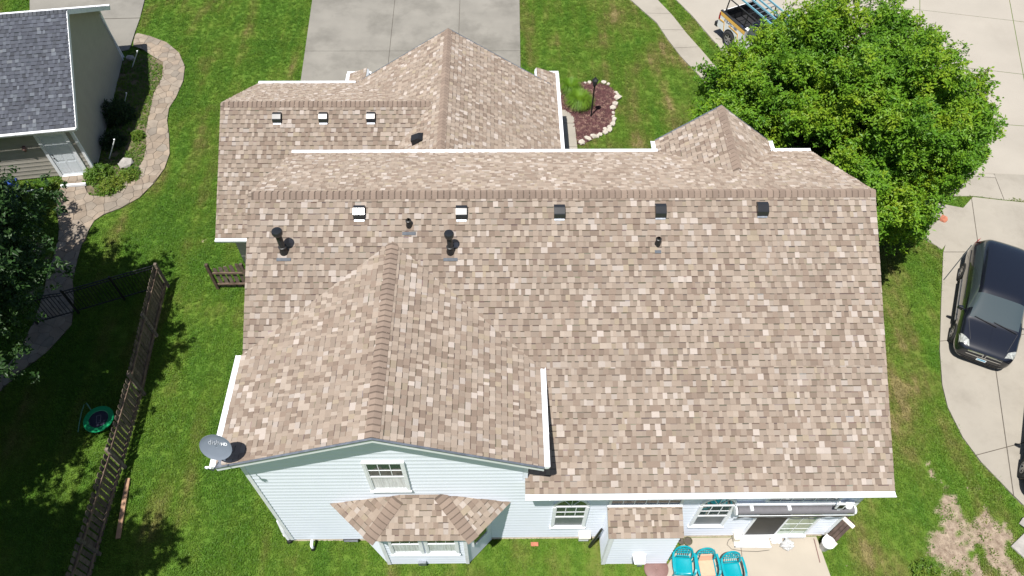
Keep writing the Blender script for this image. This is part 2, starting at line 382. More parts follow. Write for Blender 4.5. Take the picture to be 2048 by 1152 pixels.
xs = np.arange(-27, 32.01, .14); ys = np.arange(2, 39, .14)
gx, gy = np.meshgrid(xs, ys); gx = gx.ravel(); gy = gy.ravel(); nx_, ny_ = len(xs), len(ys)
dd = bed_dirt(gx, gy)
me = bpy.data.meshes.new('lawn')
gz = -.03+(vnoise(gx, gy, 1.7)-.5)*.012+(vnoise(gx, gy, 6)-.5)*.012
gz = np.where(inpoly(gx, gy, LOW), -.3, gz)
ii = np.arange(nx_*ny_).reshape(ny_, nx_); q = np.stack([ii[:-1, :-1], ii[:-1, 1:], ii[1:, 1:], ii[1:, :-1]], -1).reshape(-1, 4)
me.from_pydata(np.stack([gx, gy, gz], 1).tolist(), [], q.tolist())
a_ = me.attributes.new('dirt', 'FLOAT', 'POINT'); a_.data.foreach_set('value', dd.astype(np.float32))
lawn = bpy.data.objects.new('lawn', me); COL.objects.link(lawn); tag(lawn, kind='structure')
def grass_color(N, L, vec):
    """lawn hue: large soft patches of deep green, olive and straw"""
    n1 = N.new('ShaderNodeTexNoise'); n1.inputs['Scale'].default_value = .42; n1.inputs['Detail'].default_value = 7; n1.inputs['Roughness'].default_value = .62; L.new(vec, n1.inputs['Vector'])
    mp = N.new('ShaderNodeMapping'); mp.inputs['Scale'].default_value = (1.3, .16, 1); mp.inputs['Rotation'].default_value = (0, 0, .25); L.new(vec, mp.inputs[0])
    n2 = N.new('ShaderNodeTexNoise'); n2.inputs['Scale'].default_value = 1.1; n2.inputs['Detail'].default_value = 4; L.new(mp.outputs[0], n2.inputs['Vector'])
    sx = N.new('ShaderNodeSeparateXYZ'); L.new(vec, sx.inputs[0])
    # the side yard to the right and the front lawn are drier than the left yard
    mr = N.new('ShaderNodeMapRange'); mr.inputs[1].default_value = -9; mr.inputs[2].default_value = 11; mr.inputs[3].default_value = -.08; mr.inputs[4].default_value = .035; L.new(sx.outputs[0], mr.inputs[0])
    a = N.new('ShaderNodeMath'); a.operation = 'ADD'; L.new(n1.outputs[0], a.inputs[0]); L.new(mr.outputs[0], a.inputs[1])
    b = N.new('ShaderNodeMath'); b.operation = 'MULTIPLY_ADD'; L.new(n2.outputs[0], b.inputs[0]); b.inputs[1].default_value = .8; L.new(a.outputs[0], b.inputs[2])
    st = N.new('ShaderNodeMath'); st.operation = 'MULTIPLY_ADD'; L.new(b.outputs[0], st.inputs[0]); st.inputs[1].default_value = 1.6; st.inputs[2].default_value = -.77; b = st
    cr = N.new('ShaderNodeValToRGB'); el = cr.color_ramp.elements
    el[0].position = .36; el[0].color = (.078, .178, .014, 1); el[1].position = 1.06; el[1].color = (.26, .22, .09, 1)
    e = el.new(.62); e.color = (.108, .196, .018, 1); e = el.new(.8); e.color = (.138, .185, .030, 1); e = el.new(.94); e.color = (.185, .185, .05, 1)
    L.new(b.outputs[0], cr.inputs[0]); return cr.outputs[0]
m_, N, L, P = new_mat('lawn_ground'); P.inputs['Roughness'].default_value = 1; P.inputs['Specular IOR Level'].default_value = .1
g_ = N.new('ShaderNodeNewGeometry'); gc = grass_color(N, L, g_.outputs['Position'])
dk = N.new('ShaderNodeMix'); dk.data_type = 'RGBA'; dk.blend_type = 'MIX'; dk.inputs[0].default_value = .35; L.new(gc, dk.inputs[6]); dk.inputs[7].default_value = (.05, .045, .025, 1)
at = N.new('ShaderNodeAttribute'); at.attribute_name = 'dirt'
nz = N.new('ShaderNodeTexNoise'); nz.inputs['Scale'].default_value = 5; nz.inputs['Detail'].default_value = 9; nz.inputs['Roughness'].default_value = .7; L.new(g_.outputs['Position'], nz.inputs['Vector'])
dc = N.new('ShaderNodeValToRGB'); dc.color_ramp.elements[0].color = (.14, .1, .072, 1); dc.color_ramp.elements[0].position = .35; dc.color_ramp.elements[1].color = (.33, .265, .2, 1); dc.color_ramp.elements[1].position = .62; L.new(nz.outputs[0], dc.inputs[0])
mx = N.new('ShaderNodeMix'); mx.data_type = 'RGBA'; L.new(at.outputs['Fac'], mx.inputs[0]); L.new(dk.outputs[2], mx.inputs[6]); L.new(dc.outputs[0], mx.inputs[7]); L.new(mx.outputs[2], P.inputs['Base Color'])
bp = N.new('ShaderNodeBump'); bp.inputs['Strength'].default_value = .8; bp.inputs['Distance'].default_value = .03; L.new(nz.outputs[0], bp.inputs['Height']); L.new(bp.outputs[0], P.inputs['Normal'])
me.materials.append(m_)
# ground beyond the surveyed plot, to the horizon
mb = MB(); mb.face([(-900, -900, -.09), (900, -900, -.09), (900, 900, -.09), (-900, 900, -.09)])
tag(mb.build('ground', m_), kind='structure')

# ---- front driveway
drive = empty('front_driveway', (0, 0, 0), kind='structure')
P0 = [G(606, 163), G(1042, 150), G(1036, -190), G(652, -190)]
dp = [(P0[0].x-.15, 21.3), (P0[1].x+.02, 21.3), (P0[1].x-.02, P0[1].y), (P0[2].x, P0[2].y), (P0[3].x, P0[3].y), (P0[0].x-.1, P0[0].y)]
yj = G(850, 103).y; dl = [((-20, yj), (20, yj)), ((-20, yj+4.4), (20, yj+4.4)), ((-20, yj-4.2), (20, yj-4.2)), (G(790, 0).to_2d(), G(777, 125).to_2d()), (G(920, 0).to_2d(), G(917, 90).to_2d())]
slabs(drive, 'slab', dp, dl, MT['concrete']); KEEP_OFF.append(dp)
# ---- neighbour driveway top left
nd = empty('neighbour_driveway', kind='structure')
np_ = [G(150, 125), G(258, 100), G(262, 92), G(270, 66), G(280, 38), G(292, -10), G(320, -150), G(60, -150), G(60, 60)]
np_ = [tuple(p.to_2d()) for p in np_]
slabs(nd, 'slab', np_, [(G(200, 39).to_2d(), G(285, 37).to_2d())], MT['concrete'], gap=.06); KEEP_OFF.append(np_)
# ---- front walk beside the garage
fw = empty('front_walk', kind='structure')
wp = [G(1112, 219), G(1130, 221), G(1143, 229), G(1148, 238), G(1156, 310), G(1157, 330), G(1100, 330)]; wp = [tuple(p.to_2d()) for p in wp]
slabs(fw, 'slab', wp, [(G(1120, 247).to_2d(), G(1150, 247.5).to_2d()), (G(1120, 294).to_2d(), G(1156, 294.5).to_2d())], MT['walk'], gap=.03); KEEP_OFF.append(wp)
# ---- sidewalk, street, side driveway
L1 = GP([(-120, -250), (0, -140), (160, 0), (370, 190), (560, 350), (740, 620), (940, 880), (1160, 1105)], 7.68, 1240, 0)
R1 = GP([(380, -250), (470, -140), (570, 0), (800, 240), (1020, 520), (1270, 800), (1440, 1000)], 7.68, 1240, 0)
L2 = [G(1430, 185), G(1478, 225), G(1540, 275), G(1610, 325), G(1700, 385), G(1790, 440), G(1845, 475), G(1884, 500)]
R2 = [G(1470, 170), G(1530, 215), G(1600, 260), G(1680, 310), G(1770, 365), G(1860, 405), G(1942, 420)]
L1 += [v.to_2d() for v in L2]; R1 += [v.to_2d() for v in R2]
sw = [tuple(p) for p in L1+list(reversed(R1))]
side = empty('sidewalk', kind='structure')
J = [((450, 0), (280, 60)), ((800, 240), (520, 300)), ((1020, 520), (720, 580)), ((1240, 795), (940, 865))]
def strip_slabs(parent, name, Lp, Rp, step, m_, gap=.025):
    Lp = [Vector(p) for p in Lp]; Rp = [Vector(p) for p in Rp]
    def res(P_):
        d = [0]
        for i in range(1, len(P_)): d.append(d[-1]+(P_[i]-P_[i-1]).length)
        def at_(t):
            t *= d[-1]
            for i in range(1, len(P_)):
                if t <= d[i]+1e-6: return P_[i-1].lerp(P_[i], (t-d[i-1])/max(1e-6, d[i]-d[i-1]))
            return P_[-1]
        return at_, d[-1]
    fl, ll = res(Lp); fr, lr = res(Rp); n = max(1, round((ll+lr)/2/step)); e = gap/((ll+lr)/2)/2
    for i in range(n):
        a, b = i/n+e, (i+1)/n-e; k = 5
        poly = [fl(a+(b-a)*j/k) for j in range(k+1)]+[fr(b-(b-a)*j/k) for j in range(k+1)]
        mb = MB(); z = .04+R.uniform(-.004, .004); mb.prism([(p.x, p.y, z) for p in ccw(poly)], (0, 0, -.1)); mb.build(name, m_, parent)
strip_slabs(side, 'slab', L1, R1, 1.55, MT['walk']); KEEP_OFF.append(sw)
curb_out = offset(curb_in, .17)
cb = empty('kerb', kind='structure')
mb = MB()
for i in range(len(curb_in)-1):
    a, b, c, d = curb_in[i], curb_in[i+1], curb_out[i+1], curb_out[i]
    mb.hexa([(a.x, a.y, -.15), (b.x, b.y, -.15), (c.x, c.y, -.15), (d.x, d.y, -.15)], [(a.x, a.y, .04), (b.x, b.y, .04), (c.x, c.y, .03), (d.x, d.y, .03)])
k_ = mb.build('kerb_stone', MT['street'], cb)
strt = empty('street', kind='structure')
so_ = offset(curb_in, .19)
sp_ = [tuple(p) for p in so_]+[G(2060, 358).to_2d().to_tuple(), (44, 24), (60, 60), (8, 75)]
stl = [(G(1841, 17).to_2d(), G(2048, 41).to_2d()), (G(2021, 0).to_2d(), G(2048, 145).to_2d()), (G(1936, 133).to_2d(), G(2048, 146).to_2d()), (G(1841, 0).to_2d(), G(1841, 17).to_2d()), (G(1960, 243).to_2d(), G(2048, 249).to_2d())]
slabs(strt, 'slab', sp_, stl, MT['street'], top=-.075, gap=.035, thick=.06); KEEP_OFF.append(sp_)
KEEP_OFF.append([tuple(p) for p in curb_in]+[tuple(p) for p in reversed(so_)])
# apron and side driveway (right)
sd = empty('side_driveway', kind='structure')
ap = [G(1900, 340), G(1950, 344), G(1992, 347), G(2060, 350), G(2200, 352), G(2400, 372), G(2400, 430), G(2200, 412), G(2060, 404), G(2007, 399), G(1950, 392), G(1900, 392), G(1900, 366)]
ap = [tuple(p.to_2d()) for p in ap]
slabs(sd, 'apron_slab', ap, [(G(1992, 358).to_2d(), G(2007, 396).to_2d())], MT['walk'], top=.0, gap=.03)
sdp = [G(1945, 395), G(2007, 402), G(2060, 407), G(2200, 415), G(2400, 430), G(2700, 600), G(2700, 1250), G(2300, 1200), G(2060, 1024), G(2020, 985), G(1962, 925), G(1925, 875), G(1895, 815), G(1884, 770), G(1879, 700), G(1882, 600), G(1886, 505), G(1905, 440)]
sdp = [tuple(p.to_2d()) for p in sdp]
sln = [(G(1942, 396).to_2d(), G(1952, 467).to_2d()), (G(1884, 505).to_2d(), G(1925, 505).to_2d()), (G(1880, 683).to_2d(), G(1905, 681).to_2d()), (G(1948, 912).to_2d(), G(2031, 890).to_2d())]
slabs(sd, 'slab', sdp, sln, MT['walk'], top=.035, gap=.03); KEEP_OFF += [ap, sdp]
# ---- patio
pat = empty('patio', kind='structure')
pp = [(5.42, 7.25), (9.30, 7.25), (9.42, 6.1), (9.6, 4.3), (4.15, 4.3), (4.55, 6.2), (4.75, 6.45)]
slabs(pat, 'slab', pp, [(G(*((1440+260/6.33, 970+800/6.33))).to_2d(), G(1440+300/6.33, 1152).to_2d())], MT['patio'], top=.05, gap=.02); KEEP_OFF.append(pp)
# ---- stamped concrete path (irregular flagstone pattern), one piece per stamp
Rt = [(655, 160), (720, 175), (800, 205), (860, 255), (888, 320), (880, 390), (845, 470), (812, 520), (803, 580), (812, 650), (815, 740), (790, 810), (740, 880), (670, 950), (580, 1000), (500, 1030), (455, 1060), (430, 1100), (410, 1152), (393, 1174), (372, 1248), (350, 1351), (355, 1440), (345, 1560), (223, 1694), (103, 1783), (0, 1880)]
Lt = [(645, 185), (640, 222), (690, 240), (735, 272), (785, 300), (780, 370), (740, 450), (715, 560), (700, 640), (705, 700), (690, 770), (640, 840), (560, 910), (500, 945), (430, 940), (410, 900), (412, 842), (300, 850), (292, 900), (275, 960), (275, 1020), (285, 1100), (281, 1152), (274, 1176), (223, 1337), (216, 1397), (168, 1536), (96, 1680), (30, 1770), (-60, 1850)]
path_poly = ccw(GP(Rt+list(reversed(Lt)), 2.4))
path_poly = [tuple(p) for p in path_poly]
sp2 = empty('stamped_path', kind='structure')
mb = MB(); mb.prism([(a, b, .014) for a, b in path_poly], (0, 0, -.05)); mb.build('path_bed', MT['joint'], sp2)
pxs = [p[0] for p in path_poly]; pys = [p[1] for p in path_poly]
seeds = []
for i in range(9000):
    c = (R.uniform(min(pxs), max(pxs)), R.uniform(min(pys), max(pys)))
    if all((c[0]-s_[0])**2+(c[1]-s_[1])**2 > (.26+.17*((i*7) % 4))**2 for s_ in seeds): seeds.append(c)
npc = 0
for i, c in enumerate(seeds):
    near = sorted(seeds, key=lambda s_: (s_[0]-c[0])**2+(s_[1]-c[1])**2)[1:14]
    cell = [(c[0]-1, c[1]-1), (c[0]+1, c[1]-1), (c[0]+1, c[1]+1), (c[0]-1, c[1]+1)]
    for s_ in near:
        mx_, my_ = (c[0]+s_[0])/2, (c[1]+s_[1])/2; dx, dy = s_[0]-c[0], s_[1]-c[1]; l_ = math.hypot(dx, dy); dx /= l_; dy /= l_
        mx_ -= dx*.007; my_ -= dy*.007
        cell = clip(cell, (mx_, my_), (mx_-dy, my_+dx))
        if len(cell) < 3: break
    if len(cell) < 3: continue
    pc = clipc(path_poly, cell)
    if len(pc) < 3 or abs(area(pc)) < .012: continue
    # break straight cell edges a little
    k = R.uniform(.82, 1.12); t = R.uniform(-.04, .04); z = .034+R.uniform(-.003, .004)
    mb = MB(); mb.prism([(a, b, z) for a, b in ccw(pc)], (0, 0, -.03), 0, (k+t, k, k-t)); mb.build('stone', MT['path'], sp2); npc += 1
KEEP_OFF.append(path_poly)

# ================================================================== HOUSE
house = empty('house', (0, 0, 0), label='large house with tan shingle roofs and pale blue siding', cat='house')
xl, xr, yR_, zR, pM, yF, yN = -6.4801, 9.7107, 13.543, 8.1348, .5675, 17.3325, 6.9406
W = 7.2722; xw = -6.1689; xwr = 9.52; EX = .153
xg, zg, pgl, pgr, wgl, wgr, yf = -2.7717, 7.5168, .3815, .429, 3.7365, 3.732, 6.9894
zf = zR-pM*(yF-yR_); zn = zR-pM*(yR_-yN); ezl = zg-pgl*wgl; ezr = zg-pgr*wgr
ybk = yR_-(zR-zg)/pM; ybl = yR_-(zR-ezl)/pM; ybr = yR_-(zR-ezr)/pM
def mz(y): return zR-pM*abs(yR_-y)
PAL = [((.248, .199, .160), .28), ((.271, .220, .178), .25), ((.206, .158, .125), .20), ((.308, .257, .214), .16), ((.358, .311, .276), .075), ((.268, .220, .165), .035)]
GPAL = [((.066, .070, .086), .42), ((.078, .083, .101), .32), ((.054, .057, .068), .14), ((.105, .113, .132), .09), ((.135, .142, .158), .03)]
def pick(pal):
    r = R.random()
    for c, p in pal:
        r -= p
        if r < 0: break
    k = R.uniform(.95, 1.05)*(1.06 if pal is PAL else 1.3); return tuple(a*k for a in c)
ALL_TABS = []                                           # (distance to camera, roof key, list of faces)
def roof_plane(key, poly3, Udir, pal=PAL, ex=EX, band=(.112, .088, .071), store=ALL_TABS, wmin=.11, wmax=.27, deck=None, deckmat=None, deckparent=None, hidden=None):
    """lay courses of laminated shingles over a roof plane; first point of poly3 lies on the eave"""
    poly3 = [Vector(p) for p in poly3]; U = Vector(Udir).normalized()
    n = Vector((0, 0, 0))
    for i in range(len(poly3)):
        a, b = poly3[i], poly3[(i+1) % len(poly3)]; n += a.cross(b)
    n.normalize()
    if n.z < 0: n = -n; poly3.reverse()
    V = n.cross(U)
    if V.z < 0: V = -V; U = -U
    O = poly3[0]; p2 = [((p-O).dot(U), (p-O).dot(V)) for p in poly3]
    v0 = min(p[1] for p in p2); O = O+V*v0; p2 = ccw([(a, b-v0) for a, b in p2])
    u0, u1 = min(p[0] for p in p2), max(p[0] for p in p2); v1 = max(p[1] for p in p2)
    P3 = lambda u, v, h: O+U*u+V*v+n*h
    if deck:
        mb = MB(); mb.prism([p+n*.0 for p in poly3], n*-deck); mb.build('roof_deck', deckmat, deckparent)
    cams = Vector((0, 0, CAM_H)); j = 0; va = 0.
    while va < v1-1e-3:
        vb = va+ex; u = u0-R.uniform(0, .25); up = R.random() < .5
        while u < u1:
            wd = R.choice([.08, .11, .13, .14, .15, .17, .19]) if up else R.choice([.08, .11, .13, .15, .17, .20])
            wd *= R.uniform(.8, 1.04)
            c = pick(pal); sh_ = 1.075 if up else .925; c = tuple(v*sh_ for v in c); t = .019 if up else .0085
            polys = [([(u, va), (u+wd, va), (u+wd, vb), (u, vb)], c)]
            if not up:
                bt = R.uniform(.018, .03); bd_ = band if R.random() < .8 else tuple(v*.72 for v in c)
                polys = [([(u, va), (u+wd, va), (u+wd, vb-bt), (u, vb-bt)], c), ([(u, vb-bt), (u+wd, vb-bt), (u+wd, vb), (u, vb)], tuple(b_*R.uniform(.85, 1.1) for b_ in bd_))]
            hh = lambda v: .003+t*max(0, 1-(v-va)/ex)
            faces = []
            full = clipc(polys[0][0] if up else [(u, va), (u+wd, va), (u+wd, vb), (u, vb)], p2)
            if len(full) > 2 and area(full) > 2e-4:
                for pl, cc in polys:
                    q_ = clipc(pl, p2)
                    if len(q_) > 2 and abs(area(q_)) > 1e-5: faces.append(([P3(a, b, hh(b)) for a, b in q_], cc))
                m_ = len(full)
                for i in range(m_):
                    a, b = full[i], full[(i+1) % m_]
                    if abs(a[1]-vb) < 1e-5 and abs(b[1]-vb) < 1e-5: continue
                    faces.append(([P3(a[0], a[1], -.012), P3(b[0], b[1], -.012), P3(b[0], b[1], hh(b[1])), P3(a[0], a[1], hh(a[1]))], tuple(k*.8 for k in c)))
                ce = P3(full[0][0], full[0][1], 0); inview = True
                store.append(((ce-cams).length, key, faces, ce))
            u += wd; up = not up if R.random() < .86 else up
        va = vb; j += 1
def flush_tabs(store, roofs, m_, nsing, hide=None):
    ok = [k for k, t in enumerate(store) if t[0] and not (hide and hide(t[3]))]
    ok.sort(key=lambda k: store[k][0]); single = set(ok[:nsing]); rest = {}
    for k, (d, key, faces, ce) in enumerate(store):
        if k in single:
            mb = MB()
            for f, c in faces: mb.face(f, 0, c)
            mb.build('shingle', m_, roofs[key])
        else:
            mb = rest.setdefault(key, MB())
            for f, c in faces: mb.face(f, 0, c)
    for key, mb in rest.items(): o = mb.build('shingle_courses', m_, roofs[key]); o['kind'] = 'stuff'
def ridge_caps(parent, a, b, n1, n2, m_, exq=EX*1.03, half=.175, pal=((.225, .172, .138), (.240, .184, .147), (.208, .158, .127)), lift=.02):
    """bent cap shingles from a to b; n1,n2: unit directions down each side of the ridge"""
    a = Vector(a); b = Vector(b); d = (b-a); Ln = d.length; d.normalize(); n = int(Ln/exq); n1 = Vector(n1).normalized(); n2 = Vector(n2).normalized()
    up = (-(n1+n2)).normalized() if (n1+n2).length > .05 else Vector((0, 0, 1))
    for i in range(n):
        p = a+d*(i*exq); q_ = a+d*((i+1)*exq+.03); t0 = .034; t1 = .016
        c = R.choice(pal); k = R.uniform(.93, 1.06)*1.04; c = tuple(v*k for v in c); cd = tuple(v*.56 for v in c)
        mb = MB()
        A = [p+n1*half+up*(t0-.004), p+up*(t0+lift*.5), p+n2*half+up*(t0-.004)]; B = [q_+n1*half+up*(t1-.004), q_+up*(t1+lift*.5), q_+n2*half+up*(t1-.004)]
        A0 = [v-up*.03 for v in A]; B0 = [v-up*.02 for v in B]
        # soft bend over the ridge
        def mid(L_): return [L_[0], L_[0].lerp(L_[1], .72), L_[1]-up*.006, L_[2].lerp(L_[1], .72), L_[2]]
        A, B, A0, B0 = mid(A), mid(B), mid(A0), mid(B0)
        s = B[0].lerp(A[0], .0)
        for k2 in range(4):
            S0 = A[k2].lerp(B[k2], .68); S1 = A[k2+1].lerp(B[k2+1], .68)
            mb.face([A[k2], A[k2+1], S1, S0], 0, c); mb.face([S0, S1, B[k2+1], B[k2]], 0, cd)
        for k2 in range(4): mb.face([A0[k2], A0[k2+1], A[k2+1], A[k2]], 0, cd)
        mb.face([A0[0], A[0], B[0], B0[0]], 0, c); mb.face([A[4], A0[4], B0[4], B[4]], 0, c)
        mb.build('ridge_cap', m_, parent)
def gutter(parent, a, b, out, m_, w_=.13, h_=.12, drop=.0):
    a = Vector(a); b = Vector(b); out = Vector(out).normalized(); mb = MB()
    z = Vector((0, 0, 1)); o0 = out*.012
    pr = [(0, -h_), (w_*.72, -h_), (w_, -.03), (w_, .006), (w_-.018, .006), (w_-.026, -.012), (.03, -.004), (0, -.004)]
    for e in (0, 1):
        P_ = a if e == 0 else b
        pts = [P_+o0+out*u+z*(v-drop) for u, v in pr]; mb.face(pts if e else pts[::-1])
    for i in range(len(pr)):
        u, v = pr[i]; u2, v2 = pr[(i+1) % len(pr)]
        mb.face([a+o0+out*u+z*(v-drop), a+o0+out*u2+z*(v2-drop), b+o0+out*u2+z*(v2-drop), b+o0+out*u+z*(v-drop)])
    Ln = (b-a).length; dr_ = (b-a).normalized(); k = .6
    while k < Ln-.3:                                    # joint sleeves and hanger straps
        p = a+dr_*k+o0-z*drop; mb.bar(p+out*.01+z*.009, p+out*w_+z*.009, .035, .006, (0, 0, 1)); mb.bar(p+out*(w_+.003)+z*.005, p+out*(w_*.74)-z*h_, .035, .006, (0, 0, 1)); k += R.choice([1.2, 1.8, 2.4])
    return mb.build('gutter', m_, parent)
roofs = {k: empty(k) for k in ('main_roof', 'wing_roof', 'dormer_roof', 'garage_roof', 'garage_side_roof', 'bay_roof', 'bumpout_roof')}
for k, o in roofs.items(): o.parent = house
DK = dict(deck=.13, deckmat=MT['white'])
def rp(key, poly, U, **kw): roof_plane(key, poly, U, deckparent=roofs[key], **DK, **kw)
# main roof
ex_ = .04
rp('main_roof', [(xl, ybk-ex_, mz(ybk-ex_)), (xr, ybk-ex_, mz(ybk-ex_)), (xr, yR_, zR), (xl, yR_, zR)], (1, 0, 0))
rp('main_roof', [(xg+wgr+ex_*0, ybr, mz(ybr)), (xr, ybr, mz(ybr)), (xr, ybk-ex_, mz(ybk-ex_)), (xg, ybk-ex_, mz(ybk-ex_))], (1, 0, 0))
rp('main_roof', [(.56, yN, zn), (xr, yN, zn), (xr, ybr, mz(ybr)), (.56, ybr, mz(ybr))], (1, 0, 0))
rp('main_roof', [(xl, ybl, mz(ybl)), (xg, ybk-ex_, mz(ybk-ex_)), (xl, ybk-ex_, mz(ybk-ex_))], (1, 0, 0))
rp('main_roof', [(xr, yF, zf), (xl, yF, zf), (xl, yR_, zR), (xr, yR_, zR)], (-1, 0, 0))
kk = math.hypot(1, pM)
ridge_caps(roofs['main_roof'], (xr, yR_, zR), (xl, yR_, zR), (0, -1/kk, -pM/kk), (0, 1/kk, -pM/kk), MT['shingle'])
# rear wing
rp('wing_roof', [(xg-wgl, yf, ezl), (xg-wgl, ybl, ezl), (xg, ybk, zg), (xg, yf, zg)], (0, 1, 0))
rp('wing_roof', [(xg+wgr, ybr, ezr), (xg+wgr, yf, ezr), (xg, yf, zg), (xg, ybk, zg)], (0, -1, 0))
ridge_caps(roofs['wing_roof'], (xg, yf, zg), (xg, ybk-.05, zg), (-1, 0, -pgl), (1, 0, -pgr), MT['shingle'])
gutter(roofs['wing_roof'], (xg-wgl, yf, ezl), (xg-wgl, ybl, ezl), (-1, 0, 0), MT['white'])
gutter(roofs['wing_roof'], (xg+wgr, ybr, ezr), (xg+wgr, yf, ezr), (1, 0, 0), MT['white'])
gutter(roofs['main_roof'], (.56, yN, zn), (xr, yN, zn), (0, -1, 0), MT['white'], w_=.15)
gutter(roofs['main_roof'], (xl, yF, zf), (6.7082-1.80, yF, zf), (0, 1, 0), MT['white'])
gutter(roofs['main_roof'], (6.7082+1.81, yF, zf), (xr, yF, zf), (0, 1, 0), MT['white'])
# dormer gable on the front slope
xd, zd, yd, wd, pd = 6.7082, 7.266, 17.9534, 1.80, .7727
ed = zd-pd*wd; zfe = max(ed, zf-.02); ybd = yR_+(zR-zd)/pM; ybe = yR_+(zR-ed)/pM
rp('dormer_roof', [(xd-wd, yd, ed), (xd-wd, min(ybe, yd-.05), ed), (xd, ybd, zd), (xd, yd, zd)], (0, -1, 0))
rp('dormer_roof', [(xd+wd, min(ybe, yd-.05), ed), (xd+wd, yd, ed), (xd, yd, zd), (xd, ybd, zd)], (0, 1, 0))
ridge_caps(roofs['dormer_roof'], (xd, yd, zd), (xd, ybd+.05, zd), (-1, 0, -pd), (1, 0, -pd), MT['shingle'])
gutter(roofs['dormer_roof'], (xd-wd, yd, ed), (xd-wd, yF+.14, ed), (-1, 0, 0), MT['white'])
gutter(roofs['dormer_roof'], (xd+wd, yF+.14, ed), (xd+wd, yd, ed), (1, 0, 0), MT['white'])
# front garage (gable with ridge running to the street)
K = 1.165; S_ = lambda z: CAM_H-(CAM_H-z)*K
xc, zc, yc, yc0, wc, pc = -1.6252*K, S_(8.0972), 20.6675*K, 21.4497*K, 3.53*K, .6471
ec = zc-pc*wc; ybc = 16.95
rp('garage_roof', [(xc-wc, ybc, ec), (xc-wc, yc, ec), (xc, yc, zc), (xc, ybc, zc)], (0, -1, 0))
rp('garage_roof', [(xc+wc, yc, ec), (xc+wc, ybc, ec), (xc, ybc, zc), (xc, yc, zc)], (0, 1, 0))
ret = .78
for s in (-1, 1):                                        # eave returns in front of the gable
    z1 = ec+pc*ret
    rp('garage_roof', [(xc+s*wc, yc0, ec), (xc+s*wc, yc, ec), (xc+s*(wc-ret), yc, z1), (xc+s*(wc-ret), yc0-.30, z1-.0)], (0, 1, 0))
    rp('garage_roof', [(xc+s*wc, yc0, ec), (xc+s*(wc-ret), yc0, ec), (xc+s*(wc-ret), yc0-.30, z1)], (1, 0, 0))
    ridge_caps(roofs['garage_roof'], (xc+s*wc, yc0, ec), (xc+s*(wc-ret), yc0-.3, z1), (0, 1, -.6), (s, 0, -.6), MT['shingle'], half=.1)
    gutter(roofs['garage_roof'], (xc+s*wc, ybc, ec), (xc+s*wc, yc0, ec), (s, 0, 0), MT['white'])
    gutter(roofs['garage_roof'], (xc+s*(wc-ret-.05), yc0, ec), (xc+s*(wc+.13), yc0, ec), (0, 1, 0), MT['white'])
ridge_caps(roofs['garage_roof'], (xc, yc, zc), (xc, ybc+.3, zc), (-1, 0, -pc), (1, 0, -pc), MT['shingle'])
# garage side roof (ridge parallel to the main ridge, left)
xL, yL, zL, yLf, yLn = -8.0984*K, 17.4186*K, S_(7.8772), 20.6178*K, 13.9599*K
zLf = zL-pM*(yLf-yL); zLn = zL-pM*(yL-yLn)
def cgx(z): return xc-(zc-z)/pc                           # where a height meets the garage's left slope
xjr = cgx(zL); xjf = max(cgx(zLf), xc-wc)
zs_ = lambda y: zL-pM*(yL-y)
rp('garage_side_roof', [(xL, yLn, zLn), (xl+.35, yLn, zLn), (xl+.35, 17.0, zs_(17.0)), (xL, 17.0, zs_(17.0))], (1, 0, 0))
yq = yL-(zL-zs_(17.0))/pM
rp('garage_side_roof', [(xL, 17.0, zs_(17.0)), (cgx(zs_(17.0)), 17.0, zs_(17.0)), (xjr, yL, zL), (xL, yL, zL)], (1, 0, 0))
rp('garage_side_roof', [(xjf, yLf, zLf), (xL, yLf, zLf), (xL, yL, zL), (xjr, yL, zL)], (-1, 0, 0))
ridge_caps(roofs['garage_side_roof'], (xjr-.1, yL, zL), (xL, yL, zL), (0, -1, -pM), (0, 1, -pM), MT['shingle'])
gutter(roofs['garage_side_roof'], (xL, yLn, zLn), (xl+.3, yLn, zLn), (0, -1, 0), MT['white'])
gutter(roofs['garage_side_roof'], (xL, yLf, zLf), (xjf-.1, yLf, zLf), (0, 1, 0), MT['white'])
